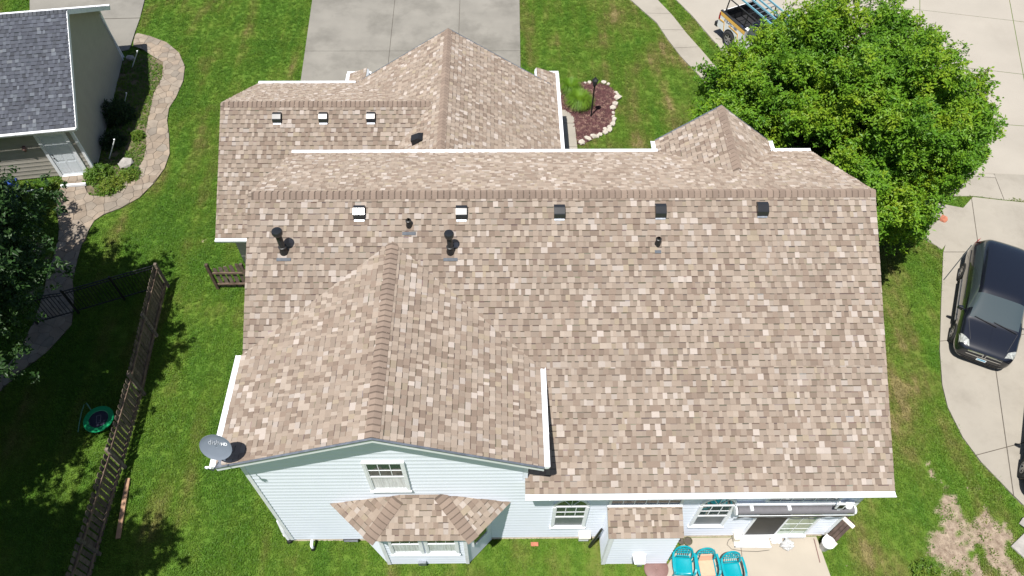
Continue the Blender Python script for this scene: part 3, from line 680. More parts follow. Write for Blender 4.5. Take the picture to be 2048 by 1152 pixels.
# bay roof
BE, BY = 3.0, 6.27
bt = [(-4.54, W), (.22, W)]; bc = [(-3.45, BY), (-.745, BY)]; tp = [(-2.63, W), (-1.61, W)]; BT = 3.57
rp('bay_roof', [(bc[0][0], BY, BE), (bc[1][0], BY, BE), (tp[1][0], W, BT), (tp[0][0], W, BT)], (1, 0, 0))
rp('bay_roof', [(bt[0][0], W, BE), (bc[0][0], BY, BE), (tp[0][0], W, BT)], (bc[0][0]-bt[0][0], BY-W, 0))
rp('bay_roof', [(bc[1][0], BY, BE), (bt[1][0], W, BE), (tp[1][0], W, BT)], (bt[1][0]-bc[1][0], W-BY, 0))
for s, i in ((-1, 0), (1, 1)):
    sd1 = Vector((0, -1, -.57)); sd2 = Vector((s*.68, -.73, 0)).normalized()+Vector((0, 0, -.5))
    hp = Vector((tp[i][0]-bc[i][0], W-BY, BT-BE)).normalized()
    n1 = (Vector((-s, 0, 0))-hp*Vector((-s, 0, 0)).dot(hp)); n2 = (Vector((s*.6, .8, 0))-hp*Vector((s*.6, .8, 0)).dot(hp))
    nf = Vector((0, -.57, 1)).normalized(); ns = Vector((s*.45, -.42, 1)).normalized()
    d1 = hp.cross(nf).normalized(); d1 = d1 if d1.x*s < 0 else -d1
    e1 = Vector((bc[i][0]-bt[i][0], BY-W, 0)); pts_ = [Vector((bt[i][0], W, BE)), Vector((bc[i][0], BY, BE)), Vector((tp[i][0], W, BT))]
    ns = (pts_[1]-pts_[0]).cross(pts_[2]-pts_[0]).normalized(); ns = ns if ns.z > 0 else -ns
    d2 = hp.cross(ns).normalized(); d2 = d2 if d2.dot(pts_[0]-pts_[1]) > 0 else -d2
    ridge_caps(roofs['bay_roof'], (bc[i][0], BY, BE), (tp[i][0], W-.03, BT), d1, d2, MT['shingle'], half=.17)
# bump-out roof
SY = 6.46; SE = 2.43; sx0, sx1 = 2.79, 4.79; STp = 2.62
rp('bumpout_roof', [(sx0, SY, SE), (sx1, SY, SE), (sx1, W-.01, STp+.14), (sx0, W-.01, STp+.14)], (1, 0, 0))
flush_tabs(ALL_TABS, roofs, MT['shingle'], 290)

# ---- walls with lapped siding
def siding_wall(name, parent, p0, p1, z0, ztop, m_, ex=.102, lip=.012, thick=.12, base=.0):
    """wall from p0 to p1 (2D, outside on the right-hand side going p0->p1), ztop(u) gives the top line"""
    p0 = Vector(p0); p1 = Vector(p1); d = p1-p0; Ln = d.length; d.normalize(); out = Vector((d.y, -d.x)); mb = MB()
    us = sorted(set([0, Ln]+[u for u in ztop.get('breaks', []) if 0 < u < Ln])); f = ztop['f']
    pt = lambda u, z, o: (p0.x+d.x*u+out.x*o, p0.y+d.y*u+out.y*o, z)
    z = z0; zmax = max(f(u) for u in us)
    # outline as convex polygon in (u,z)
    poly = ccw([(0, z0), (Ln, z0)]+[(u, f(u)) for u in reversed(us)])
    k = 0
    while z < zmax:
        zb = z+ex; strip = clipc([(-1, z), (Ln+1, z), (Ln+1, zb), (-1, zb)], poly)
        if len(strip) > 2 and area(strip) > 1e-4:
            l_ = lip if k % 2 == 0 else lip*.2
            mb.face([pt(u, v, l_*(1-(v-z)/ex)) for u, v in strip])
            lo = [q_ for q_ in strip if abs(q_[1]-z) < 1e-6]
            if len(lo) >= 2:
                a, b = min(q_[0] for q_ in lo), max(q_[0] for q_ in lo); mb.face([pt(a, z, -.003), pt(b, z, -.003), pt(b, z, l_), pt(a, z, l_)])
        z = zb; k += 1
    mb.prism([pt(u, v, -.003) for u, v in poly], Vector((-out.x, -out.y, 0))*thick)
    return mb.build(name, m_, parent)
flat = lambda z, br=(): {'f': (lambda u: z), 'breaks': list(br)}
def gable_top(Ln, uc, zpk, pl, pr_): return {'f': (lambda u: zpk-(uc-u)*pl if u < uc else zpk-(u-uc)*pr_), 'breaks': [uc]}
xwing = .50
dz_ = .14
siding_wall('wall', house, (xw, W), (xwing, W), .22, gable_top(xwing-xw, xg-xw, zg-dz_, pgl, pgr), MT['siding'])
siding_wall('wall', house, (xwing, W), (xwr, W), .22, flat(mz(W)-dz_), MT['siding'])
siding_wall('wall', house, (xwr, W), (xwr, 16.95), .22, {'f': (lambda u: mz(W+u)-dz_), 'breaks': [yR_-W]}, MT['siding'])
siding_wall('wall', house, (xw, 16.95), (xw, W), .22, {'f': (lambda u: min(mz(16.95-u)-dz_, 99) if (16.95-u) > ybl else ezl-.1), 'breaks': [16.95-yR_, 16.95-ybl-.01]}, MT['siding'])
siding_wall('wall', house, (xwr, 16.95), (xw, 16.95), .22, flat(mz(16.95)-dz_), MT['siding'])
siding_wall('wall', house, (xwing, W+3), (xwing, W-.0), mz(W)-.3, flat(ezr+.05), MT['siding'])
# dormer, garage walls
siding_wall('wall', house, (xd+wd-.3, yd-.3), (xd-wd+.3, yd-.3), .22, gable_top(2*wd-.6, wd-.3, zd-dz_, pd, pd), MT['siding'])
for s in (-1, 1):
    a, b = (xd+s*(wd-.3), yd-.3), (xd+s*(wd-.3), 16.95)
    siding_wall('wall', house, *((a, b) if s < 0 else (b, a)), .22, flat(ed-.05), MT['siding'])
siding_wall('wall', house, (xc+wc-.35, yc-.3), (xc-wc+.35, yc-.3), .1, gable_top(2*wc-.7, wc-.35, zc-dz_, pc, pc), MT['siding'])
siding_wall('wall', house, (xc+wc-.35, 16.95), (xc+wc-.35, yc-.3), .1, flat(ec-.02), MT['siding'])
siding_wall('wall', house, (xc-wc+.35, yc-.3), (xc-wc+.35, yLf-.4), .1, flat(ec-.02), MT['siding'])
Lw0 = -9.07*1.0
siding_wall('wall', house, (-9.07, yLn+.42), (xw, yLn+.42), .1, flat(zLn+.1), MT['tsiding'])
siding_wall('wall', house, (xL+.35, yLf-.4), (xL+.35, yLn+3.4), .1, {'f': (lambda u: zL-.16-abs((yLf-.4-u)-yL)*pM), 'breaks': [yLf-.4-yL]}, MT['siding'])
siding_wall('wall', house, (-9.07, yLn+3.4), (-9.07, yLn+.42), .1, {'f': (lambda u: zL-.16-abs((yLn+3.4-u)-yL)*pM), 'breaks': []}, MT['tsiding'])
# foundation band
mb = MB(); mb.box(xw+.02, W+.02, -.05, xwr-.02, 16.9, .225); mb.build('foundation', MT['block'], house)
mb = MB(); mb.box(xc-wc+.4, 16.9, -.05, xc+wc-.4, yc-.36, .12); mb.build('foundation', MT['block'], house)
# corner boards, rake fascias, downspouts
mb = MB(); mb.box(xw-.025, W-.025, .2, xw+.075, W+.08, ezl+.0); mb.build('corner_board', MT['white'], house)
mb = MB(); mb.box(xwr-.09, W-.027, .2, xwr+.02, W+.08, zn+.05); mb.build('corner_board', MT['white'], house)
def rake(a, b, hgt=.16, t=.03, m_=None):
    mb = MB(); a = Vector(a); b = Vector(b); n = Vector((0, 0, 1)); o = Vector((0, -t, 0)) if a.y < 15 else Vector((0, t, 0))
    z0 = Vector((0, 0, -.015)); mb.idx([a+z0, b+z0, b+z0-n*hgt, a+z0-n*hgt, a+z0+o, b+z0+o, b+z0-n*hgt+o, a+z0-n*hgt+o], [(0, 1, 2, 3), (7, 6, 5, 4), (0, 4, 5, 1), (1, 5, 6, 2), (2, 6, 7, 3), (3, 7, 4, 0)])
    mb.build('rake_board', MT['white'], house)
    mb = MB(); z1 = Vector((0, 0, .012)); o2 = o*1.7; mb.idx([a+z1, b+z1, b+z1-n*.03, a+z1-n*.03, a+z1+o2, b+z1+o2, b+z1-n*.03+o2, a+z1-n*.03+o2], [(0, 1, 2, 3), (7, 6, 5, 4), (0, 4, 5, 1), (1, 5, 6, 2), (2, 6, 7, 3), (3, 7, 4, 0)])
    mb.build('drip_edge', MT['galv'], house)
rake((xg-wgl, yf-.002, ezl), (xg, yf-.002, zg)); rake((xg, yf-.002, zg), (xg+wgr, yf-.002, ezr))
rake((xc-wc, yc+.002, ec), (xc, yc+.002, zc)); rake((xc, yc+.002, zc), (xc+wc, yc+.002, ec)); rake((xd-wd, yd+.002, ed), (xd, yd+.002, zd)); rake((xd, yd+.002, zd), (xd+wd, yd+.002, ed))
def downspout(pts): mb = MB(); [mb.bar(pts[i], pts[i+1], .075, .055) for i in range(len(pts)-1)]; mb.build('downspout', MT['white'], house)
downspout([(xg-wgl-.07, W+.5, ezl-.12), (xw-.05, W+.35, ezl-.45), (xw-.05, W+.35, .12), (xw-.3, W+.15, .06)])
downspout([(xg+wgr+.02, yf+.1, ezr-.13), (xwing+.1, W+.15, ezr-.22), (xwing+.05, W+.15, mz(W+.15)+.06)])

# ---- windows on the rear wall (facing the camera side)
def window(x0, x1, z0, z1, y=W, kind='dh', arch=False, lower='screen', trim=.07, name='window', parent=None, grid=(3, 2), sash=True):
    par = parent or house
    f = MB(); yo = y-.055; yi = y-.0
    f.box(x0-trim, yo, z0-trim, x0, yi, z1); f.box(x1, yo, z0-trim, x1+trim, yi, z1); f.box(x0, yo, z0-trim, x1, yi, z0)
    if not arch: f.box(x0-trim, yo, z1, x1+trim, yi, z1+trim)
    f.box(x0-trim-.02, yo-.03, z0-trim-.03, x1+trim+.02, yi, z0-trim)
    w_ = f.build(name, MT['white'], par)
    zm = (z0+z1)/2
    if kind == 'dh':
        g_ = MB(); g_.box(x0+.02, y-.032, zm+.02, x1-.02, y-.028, z1); g_.build('pane', MT['glass'], w_)
        g_ = MB(); g_.box(x0+.03, y-.022, z0+.02, x1-.03, y-.018, zm); g_.build('pane', MT[lower], w_)
        s_ = MB(); s_.box(x0, y-.05, zm-.03, x1, y-.006, zm+.035)
        for q_ in (x0, x1-.03): s_.box(q_, y-.048, z0, q_+.03, y-.008, z1)
        for i in range(1, grid[0]): xx = x0+(x1-x0)*i/grid[0]; s_.box(xx-.009, y-.042, zm+.035, xx+.009, y-.0325, z1)
        for i in range(1, grid[1]): zz = zm+(z1-zm)*i/grid[1]; s_.box(x0+.03, y-.0435, zz-.009, x1-.03, y-.0335, zz+.009)
        s_.build('sash', MT['white'], w_)
    else:
        g_ = MB(); g_.box(x0, y-.032, z0, x1, y-.026, z1); g_.build('pane', MT[kind], w_)
        if grid:
            s_ = MB()
            for i in range(1, grid[0]): xx = x0+(x1-x0)*i/grid[0]; s_.box(xx-.011, y-.045, z0, xx+.011, y-.0325, z1)
            for i in range(1, grid[1]): zz = z0+(z1-z0)*i/grid[1]; s_.box(x0, y-.0465, zz-.011, x1, y-.034, zz+.011)
            s_.build('muntins', MT['white'], w_)
    if arch:
        xc_ = (x0+x1)/2; r = (x1-x0)/2; n = 16; g_ = MB(); zb = z1+.06; s_ = MB(); s_.box(x0, y-.05, z1, x1, y-.006, zb)
        rh = r*1.15
        pts = [(xc_+r*math.cos(math.pi*i/n), y-.03, zb+rh*math.sin(math.pi*i/n)) for i in range(n+1)]
        for i in range(n):
            g_.face([(xc_, y-.03, zb), pts[i], pts[i+1]])
            a, b = pts[i], pts[i+1]; k = (r+trim)/r
            oa = (xc_+(a[0]-xc_)*k, y, zb+(a[2]-zb)*k); ob = (xc_+(b[0]-xc_)*k, y, zb+(b[2]-zb)*k)
            s_.hexa([(a[0], y, a[2]), oa, ob, (b[0], y, b[2])], [(a[0], yo, a[2]), (oa[0], yo, oa[2]), (ob[0], yo, ob[2]), (b[0], yo, b[2])])
        for a in (60, 90, 120): s_.bar((xc_, y-.038, zb), (xc_+r*math.cos(math.radians(a)), y-.038, zb+rh*math.sin(math.radians(a))), .018, .012, (0, 1, 0))
        g_.build('arch_pane', MT['glass'], w_); s_.build('arch_frame', MT['white'], w_)
    return w_
window(-3.235, -2.375, 4.04, 5.61, lower='curtain')
window(1.42, 2.25, 1.21, 2.68, arch=True)
window(5.35, 6.19, 1.18, 2.66, arch=True)
window(2.88, 4.70, 2.86, 3.42, kind='glass', grid=(6, 2)); window(7.03, 8.86, 3.0, 3.52, kind='glass', grid=(6, 2))
# sliding door
sdr = MB(); sdr.box(6.99, W-.06, .30, 7.06, W, 2.42); sdr.box(8.80, W-.06, .30, 8.87, W, 2.42); sdr.box(6.99, W-.06, 2.35, 8.87, W, 2.42); sdr.box(6.99, W-.12, .22, 8.87, W, .34); sdr.box(7.93, W-.05, .34, 7.99, W-.001, 2.35)
sdr = sdr.build('sliding_door', MT['white'], house)
mb = MB(); mb.box(7.06, W-.052, .345, 7.93, W-.046, 2.34); mb.build('door_screen', MT['darkscreen'], sdr)
mb = MB(); mb.box(7.99, W-.035, .345, 8.8, W-.03, 2.34); mb.build('pane', MT['greenglass'], sdr)
mb = MB(); [mb.box(7.99, W-.042, z, 8.8, W-.036, z+.02) for z in (.8, 1.2, 1.6, 2.0)]; mb.box(8.38, W-.043, .345, 8.395, W-.0365, 2.34); mb.build('muntins', MT['white'], sdr)
# bay window body
byf = 6.585; bx0, bx1 = -3.30, -.985; bwl, bwr = -3.99, -.335
bay = empty('bay_window'); bay.parent = house
siding_wall('wall', bay, (bx0, byf), (bx1, byf), .06, flat(BE-.05), MT['siding'], thick=.1)
siding_wall('wall', bay, (bx1, byf), (bwr, W-.01), .06, flat(BE-.05), MT['siding'], thick=.1)
siding_wall('wall', bay, (bwl, W-.01), (bx0, byf), .06, flat(BE-.05), MT['siding'], thick=.1)
mb = MB(); mb.prism([(bt[0][0]+.12, W-.01, BE-.14), (bc[0][0]+.05, BY+.06, BE-.14), (bc[1][0]-.05, BY+.06, BE-.14), (bt[1][0]-.12, W-.01, BE-.14)], (0, 0, -.02)); mb.build('soffit', MT['white'], bay)
mb = MB(); [mb.box(x-.05, byf-.03, .06, x+.05, byf+.06, BE-.06) for x in (bx0+.03, bx1-.03)]; mb.build('corner_board', MT['white'], bay)
for a, b in ((-3.02, -2.24), (-2.05, -1.27)): window(a, b, 1.12, 2.62, y=byf, lower='curtain', parent=bay)
dw = Vector((bwr-bx1, W-byf, 0)).normalized(); ow = Vector((dw.y, -dw.x, 0)); c0 = Vector((bx1, byf, 0))
mb = MB(); q0 = c0+dw*.22+ow*.02; q1 = c0+dw*.78+ow*.02
mb.bar(q0+Vector((0, 0, 1.1)), q0+Vector((0, 0, 2.65)), .06, .05); mb.bar(q1+Vector((0, 0, 1.1)), q1+Vector((0, 0, 2.65)), .06, .05); mb.bar(q0+Vector((0, 0, 1.1)), q1+Vector((0, 0, 1.1)), .05, .06); mb.bar(q0+Vector((0, 0, 1.85)), q1+Vector((0, 0, 1.85)), .04, .05)
sw_ = mb.build('side_window', MT['white'], bay); mb = MB(); mb.face([q0+ow*.005+Vector((0, 0, 1.13)), q1+ow*.005+Vector((0, 0, 1.13)), q1+ow*.005+Vector((0, 0, 2.6)), q0+ow*.005+Vector((0, 0, 2.6))]); mb.build('pane', MT['glass'], sw_)
mb = MB(); mb.box(-2.42, byf-.09, .12, -2.2, byf-.005, .34); mb.build('outlet_cover', MT['galv'], bay)
# bump-out body (fireplace chase)
chs = empty('fireplace_bumpout'); chs.parent = house
cx0, cx1, cyf = 2.86, 4.72, 6.515
siding_wall('wall', chs, (cx0, cyf), (cx1, cyf), .1, flat(SE-.03), MT['siding']); siding_wall('wall', chs, (cx1, cyf), (cx1, W-.01), .1, flat(SE), MT['siding']); siding_wall('wall', chs, (cx0, W-.01), (cx0, cyf), .1, flat(SE), MT['siding'])
mb = MB(); mb.box(cx0-.02, cyf-.025, .08, cx0+.09, cyf+.09, SE-.03); mb.build('corner_board', MT['white'], chs)
mb = MB(); mb.box(cx0+.02, cyf+.02, -.03, cx1-.02, W, .1); mb.build('foundation', MT['block'], chs)
mb = MB(); vx, vz = 3.82, .75
mb.box(vx-.19, cyf-.04, vz-.16, vx+.19, cyf-.012, vz+.16); mb.hexa([(vx-.10, cyf-.20, vz-.12), (vx+.10, cyf-.20, vz-.12), (vx+.12, cyf-.04, vz-.12), (vx-.12, cyf-.04, vz-.12)], [(vx-.15, cyf-.26, vz+.12), (vx+.15, cyf-.26, vz+.12), (vx+.17, cyf-.04, vz+.15), (vx-.17, cyf-.04, vz+.15)]); mb.build('fireplace_vent', MT['white'], chs)
mb = MB(); mb.box(vx-.07, cyf-.275, vz-.06, vx+.07, cyf-.262, vz+.04); [mb.box(s_*.16+vx-.015, cyf-.2, vz-.1, s_*.16+vx+.015, cyf-.05, vz+.12) for s_ in (-1, 1)]; mb.build('vent_louvre', MT['galv'], chs)
mb = MB(); mb.box(2.8, W-.02, 2.765, 4.8, W+.0, 2.83); mb.build('head_flashing', MT['white'], chs)

# ---- roof vents and pipes
nM = Vector((0, -pM, 1)).normalized(); vM = Vector((0, 1, pM)).normalized()
def slope_m(x, y, side='main'):
    if side == 'main': return Vector((x, y, mz(y)))
    return Vector((x, y, zL-pM*(yL-y)))
def box_vent(pos, curved=False):
    r = empty('roof_vent'); r.parent = house; B = Matrix((Vector((1, 0, 0)), vM, nM)).transposed().to_4x4(); B.translation = Vector(pos)+nM*.02; r.matrix_world = B
    mb = MB(); mb.box(-.15, -.27, 0, .15, .1, .012); mb.build('flange', MT['galv'], r); r.scale = (.86, .86, .86)
    mb = MB(); mb.hexa([(-.13, -.13, .01), (.13, -.13, .01), (.13, .13, .01), (-.13, .13, .01)], [(-.13, -.13, .09), (.13, -.13, .09), (.13, .13, .09), (-.13, .13, .09)]); mb.build('throat', MT['plastic'], r)
    mb = MB(); n = 8; pr = [(-.215, .05), (-.205, .075), (-.125, .150), (-.10, .155), (.09, .155), (.115, .150), (.20, .075), (.21, .03)]
    for i in range(len(pr)-1):
        a, b = pr[i], pr[i+1]; mb.face([(-.165, a[0], a[1]), (.165, a[0], a[1]), (.165, b[0], b[1]), (-.165, b[0], b[1])])
    for s in (-1, 1): mb.face([(s*.165, a[0], a[1]) for a in pr][::s])
    h = mb.build('hood', MT['vent'], r)
    return r
for x, y in ((-3.62, 13.10), (-1.01, 13.09), (1.5, 13.10), (4.1, 13.11), (6.73, 13.14)): box_vent(slope_m(x, y))
for x in (-7.51, -5.96, -4.36): box_vent(slope_m(x, 19.83, 'L'))
# turtle vent on the garage's left slope
nC = Vector((-pc, 0, 1)).normalized()
gv = Vector((xc-.82, 18.75, zc-.82*pc))+nC*.02
r = empty('roof_vent'); r.parent = house; vC = Vector((1, 0, pc)).normalized(); B = Matrix((Vector((0, -1, 0)), vC, nC)).transposed().to_4x4(); B.translation = gv; r.matrix_world = B
mb = MB(); mb.box(-.19, -.22, 0, .19, .22, .012); mb.build('flange', MT['black'], r)
mb = MB(); mb.hexa([(-.17, -.2, .02), (.17, -.2, .02), (.17, .2, .02), (-.17, .2, .02)], [(-.14, -.16, .16), (.14, -.16, .16), (.14, .12, .12), (-.14, .12, .12)]); mb.build('hood', MT['black'], r)
def flue(x, y, h, r0, cap=True, rc=.15, fl=.5):
    b = slope_m(x, y); e = empty('flue_pipe', b); e.parent = house
    mb = MB(); mb.lathe([(r0, -.1), (r0, h-.12), (r0*.8, h-.1)], 20); mb.build('pipe', MT['blackgl'], e, smooth=True)
    mb = MB(); mb.lathe([(r0*1.55, -.12), (r0*1.45, .02), (r0*1.02, .16), (r0*1.0, .17)], 20); mb.lathe([(r0*1.35, .17), (r0*1.35, .20), (r0, .21)], 20); mb.build('storm_collar', MT['black'], e, smooth=True)
    if cap: mb = MB(); mb.lathe([(r0*.9, h-.16), (rc*.92, h-.13), (rc, h-.08), (rc, h-.03), (rc*.9, h), (rc*.55, h+.012), (.001, h+.015)], 24); mb.build('cap', MT['blackgl'], e, smooth=True)
    mb = MB(); c = [(-fl/2, -.25), (fl/2, -.25), (fl/2, -.17), (-fl/2, -.17)]
    mb.prism([Vector((u, v/kk, v/kk*pM))+nM*.032 for u, v in c], nM*-.02); mb.build('flashing', MT['lead'], e)
flue(-5.52, 12.23, .80, .078, rc=.135, fl=.36); flue(-1.29, 12.21, .72, .072, rc=.125, fl=.36)
flue(-2.35, 12.80, .34, .055, cap=False, fl=.34); flue(4.01, 12.36, .34, .055, cap=False, fl=.16)

# ================================================================== NEIGHBOUR GARAGE
ng = empty('neighbour_garage', (-16.74, 22.64, 0), math.radians(8.3), label='neighbouring garage with grey shingle roof and taupe walls', cat='garage')
NB = ng.matrix_basis.copy()
def NW(x, y, z): return Vector((x, y, z))
gr = empty('roof'); gr.parent = ng
NT = []; D_ = 7.6; ZE, ZP = 2.62, 5.02; pn = (ZP-ZE)/(D_/2+.25)
campos_local = None
def nroof(poly, U):
    n0 = len(NT); roof_plane('roof', poly, U, pal=GPAL, band=(.032, .034, .041), store=NT, deck=.13, deckmat=MT['white'], deckparent=gr)
inv = NB.inverted() if False else (Matrix.Translation((-16.74, 22.64, 0)) @ Matrix.Rotation(math.radians(8.3), 4, 'Z')).inverted()
nroof([(-9, -.26, ZE), (.38, -.26, ZE), (.38, D_/2, ZP), (-9, D_/2, ZP)], (1, 0, 0))
nroof([(.38, D_+.26, ZE), (-9, D_+.26, ZE), (-9, D_/2, ZP), (.38, D_/2, ZP)], (-1, 0, 0))
cl = inv @ Vector((0, 0, CAM_H))
NT = [((cc-cl).length if cc.y < D_/2 and cc.x > -5.2 else 1e3+(cc-cl).length, k, f, cc) for d, k, f, cc in NT]
flush_tabs(NT, {'roof': gr}, MT['gshingle'], 290)
ridge_caps(gr, (.38, D_/2, ZP), (-9, D_/2, ZP), (0, -1, -pn), (0, 1, -pn), MT['gshingle'], pal=((.085, .09, .105), (.075, .08, .092), (.1, .105, .12)), half=.14)
gutter(gr, (-9, -.26, ZE), (.38, -.26, ZE), (0, -1, 0), MT['white']); gutter(gr, (.38, D_+.26, ZE), (-9, D_+.26, ZE), (0, 1, 0), MT['white'])
siding_wall('wall', ng, (-9, 0), (0, 0), .05, flat(ZE+.02), MT['tsiding']); siding_wall('wall', ng, (0, 0), (0, D_), .05, gable_top(D_, D_/2, ZP-.15, pn, pn), MT['tsiding'])
siding_wall('wall', ng, (0, D_), (-9, D_), .05, flat(ZE), MT['tsiding'])
for y_ in (-.03, D_-.07): mb = MB(); mb.box(-.08, y_, .0, .025, y_+.1, ZE); mb.build('corner_board', MT['white'], ng)
mb = MB()
for a, b in (((.385, -.26, ZE-.02), (.385, D_/2, ZP-.02)), ((.385, D_/2, ZP-.02), (.385, D_+.26, ZE-.02))): mb.bar(Vector(a)-Vector((0, 0, .07)), Vector(b)-Vector((0, 0, .07)), .03, .17)
mb.build('rake_board', MT['white'], ng)
mb = MB(); mb.bar((.02, D_-.2, ZE-.1), (.05, D_+.05, .1), .07, .05); mb.build('downspout', MT['white'], ng)
dr = MB(); dr.box(-1.42, -.05, .0, -1.30, .01, 2.16); dr.box(-.38, -.05, .0, -.26, .01, 2.16); dr.box(-1.42, -.05, 2.16, -.26, .01, 2.28); dr.box(-1.3, -.10, .0, -.38, .01, .05); dr = dr.build('side_door', MT['white'], ng)
mb = MB(); mb.box(-1.29, -.022, .05, -.39, -.002, 2.15)
for (a, b) in ((-1.2, -.88), (-.8, -.48)):
    for (c, d) in ((.2, .75), (.85, 1.6), (1.7, 2.05)): mb.box(a, -.028, c, b, -.0225, d)
mb.build('door_leaf', MT['door'], dr)
mb = MB(); mb.lathe([(.03, 0), (.035, .03), (.02, .06), (.001, .065)], 10, o=(-1.2, -.022, 1.0), X=(1, 0, 0), Y=(0, 0, 1), Z=(0, -1, 0)); mb.lathe([(.025, 0), (.028, .02), (.001, .03)], 10, o=(-1.2, -.022, 1.16), X=(1, 0, 0), Y=(0, 0, 1), Z=(0, -1, 0)); mb.build('door_knob', MT['black'], dr)
mb = MB(); mb.lathe([(.05, 0), (.06, .05), (.09, .12), (.07, .2), (.03, .24)], 10, o=(-2.0, -.1, 1.55)); mb.box(-2.03, -.05, 1.6, -1.97, 0, 1.75); mb.build('wall_lamp', MT['lid'], ng)
mb = MB(); st_ = ng.matrix_basis
KEEP_OFF.append([(-26, 21.4), (-16.75, 22.6), (-17.9, 30.2), (-28, 29)])

# house footprint without grass
KEEP_OFF += [[(xw, W), (xwr, W), (xwr, 17), (xw, 17)], [(bwl, W), (bx0, byf), (bx1, byf), (bwr, W)], [(cx0, cyf), (cx1, cyf), (cx1, W), (cx0, W)], [(xL+.35, yLn+3.4), (-9.07, yLn+3.4), (-9.07, yLn+.42), (xw, yLn+.42), (xw, 17), (xc+wc-.35, 17), (xc+wc-.35, yc-.3), (xc-wc, yc-.3), (xc-wc, yLf-.4), (xL+.35, yLf-.4)]]
# ================================================================== MULCH BED, STONES, ORNAMENTAL GRASS, LAMP POST
mbp = [G(1100, 185), G(1112, 172), G(1135, 168), G(1165, 167), G(1180, 166), G(1213, 171), G(1230, 185), G(1234, 205), G(1228, 225), G(1222, 250), G(1205, 264), G(1182, 279), G(1165, 290), G(1156, 288), G(1148, 238), G(1143, 229), G(1130, 221), G(1112, 219), G(1095, 219)]
mbp = ccw([tuple(p.to_2d()) for p in mbp]); bed = empty('mulch_bed', kind='structure')
mb = MB(); mb.prism([(a, b, .02) for a, b in mbp], (0, 0, -.08), 0, (1, 1, 1)); mb.build('bed_soil', MT['mulch'], bed); KEEP_OFF.append(mbp)
pr = []
for k in range(6):
    m1 = MB()
    for i in range(7):
        c = Vector((R.uniform(-.06, .06), R.uniform(-.06, .06), R.uniform(.0, .02))); d = rvec(); d.z *= .3; d = d.normalized()*R.uniform(.02, .045); m1.bar(c-d, c+d, R.uniform(.008, .016), .006)
    pr.append(m1)
bx_ = NR.uniform(min(p[0] for p in mbp), max(p[0] for p in mbp), 5200); by_ = NR.uniform(min(p[1] for p in mbp), max(p[1] for p in mbp), 5200); k_ = inpoly(bx_, by_, mbp)
bx_, by_ = bx_[k_], by_[k_]; n = len(bx_)
m_, N, L, P = new_mat('mulch_chip'); oi = N.new('ShaderNodeObjectInfo'); cr = N.new('ShaderNodeValToRGB'); el = cr.color_ramp.elements; el[0].color = (.05, .018, .02, 1); el[1].color = (.30, .2, .15, 1); e = el.new(.75); e.color = (.115, .045, .045, 1); L.new(oi.outputs['Random'], cr.inputs[0]); L.new(cr.outputs[0], P.inputs[0]); P.inputs['Roughness'].default_value = .9
scatter('mulch_chips', pr, np.stack([bx_, by_, np.full(n, .02)], 1), np.stack([np.zeros(n), np.zeros(n), NR.uniform(0, 6.28, n)], 1), NR.uniform(.8, 1.4, n), m_, bed)
def rock(name, c, r, m_, parent=None, flat_=.6, seed=0, loc=None):
    rr = random.Random(seed); bm = bmesh.new(); bmesh.ops.create_icosphere(bm, subdivisions=1, radius=1)
    ax = [rr.uniform(.7, 1.25) for _ in range(3)]
    for v in bm.verts:
        k = rr.uniform(.8, 1.15); v.co = Vector((v.co.x*r*ax[0]*k, v.co.y*r*ax[1]*k, max(v.co.z, -.5)*r*flat_*ax[2]*k))
    me = bpy.data.meshes.new(name); bm.to_mesh(me); bm.free(); me.materials.append(m_); o = bpy.data.objects.new(name, me); COL.objects.link(o)
    if parent: o.parent = parent
    o.location = (c[0], c[1], c[2] if len(c) > 2 else r*flat_*.4); o.rotation_euler = (0, 0, rr.uniform(0, 6)); return o
stn = [(115, 385, .2), (450, 238, .13), (505, 233, .13), (685, 230, .15), (745, 255, .14), (840, 358, .12), (862, 378, .11), (865, 428, .24), (830, 508, .2), (803, 560, .2), (808, 620, .13), (805, 665, .12), (820, 710, .18), (800, 765, .2), (760, 800, .14), (760, 842, .2), (703, 828, .14), (705, 866, .15), (558, 920, .2), (482, 950, .2), (402, 1000, .19), (640, 895, .13), (610, 915, .12)]
for i, (a, b, r_) in enumerate(stn): p = G(1100+a/6.4, 130+b/6.4); rock('stone', (p.x, p.y, r_*.3), r_*.8, MT['rock'], bed, .65, i+3)
def blade_clump(name, px, py, rad, hgt, n, label, cat='ornamental grass', m_='blade'):
    c = G(px, py); e = empty(name, c, 0, label, cat, 'arching ornamental grasses in the mulch bed'); mb = MB()
    for i in range(n):
        a = R.uniform(0, 6.283); l_ = R.uniform(.6, 1)*rad; h = hgt*R.uniform(.6, 1); b = Vector((math.cos(a)*.07*R.random(), math.sin(a)*.07*R.random(), 0)); d = Vector((math.cos(a), math.sin(a), 0)); s = Vector((-d.y, d.x, 0)); w_ = .009
        pts = [b, b+d*l_*.3+Vector((0, 0, h*.7)), b+d*l_*.65+Vector((0, 0, h)), b+d*l_+Vector((0, 0, h*R.uniform(.45, .8)))]
        for k in range(3):
            w0 = w_*(1-k*.28); w1 = w_*(1-(k+1)*.3); mb.face([pts[k]-s*w0, pts[k]+s*w0, pts[k+1]+s*w1, pts[k+1]-s*w1])
    mb.build('blades', MT[m_], e)['kind'] = 'stuff'
    mb = MB(); mb.lathe([(.001, .06), (.07, .05), (.1, -.02)], 10); mb.build('crown_base', MT['bark'], e)
blade_clump('ornamental_grass', 1140, 185, .62, .62, 800, 'smaller bright green grass clump beside the garage corner')
blade_clump('ornamental_grass', 1158, 213, .75, .72, 1100, 'larger bright green grass clump next to the black lamp post')
lp = G(1182, 233); lpo = empty('lamp_post', lp, 0, 'black lamp post standing in the mulch bed', 'lamp post')
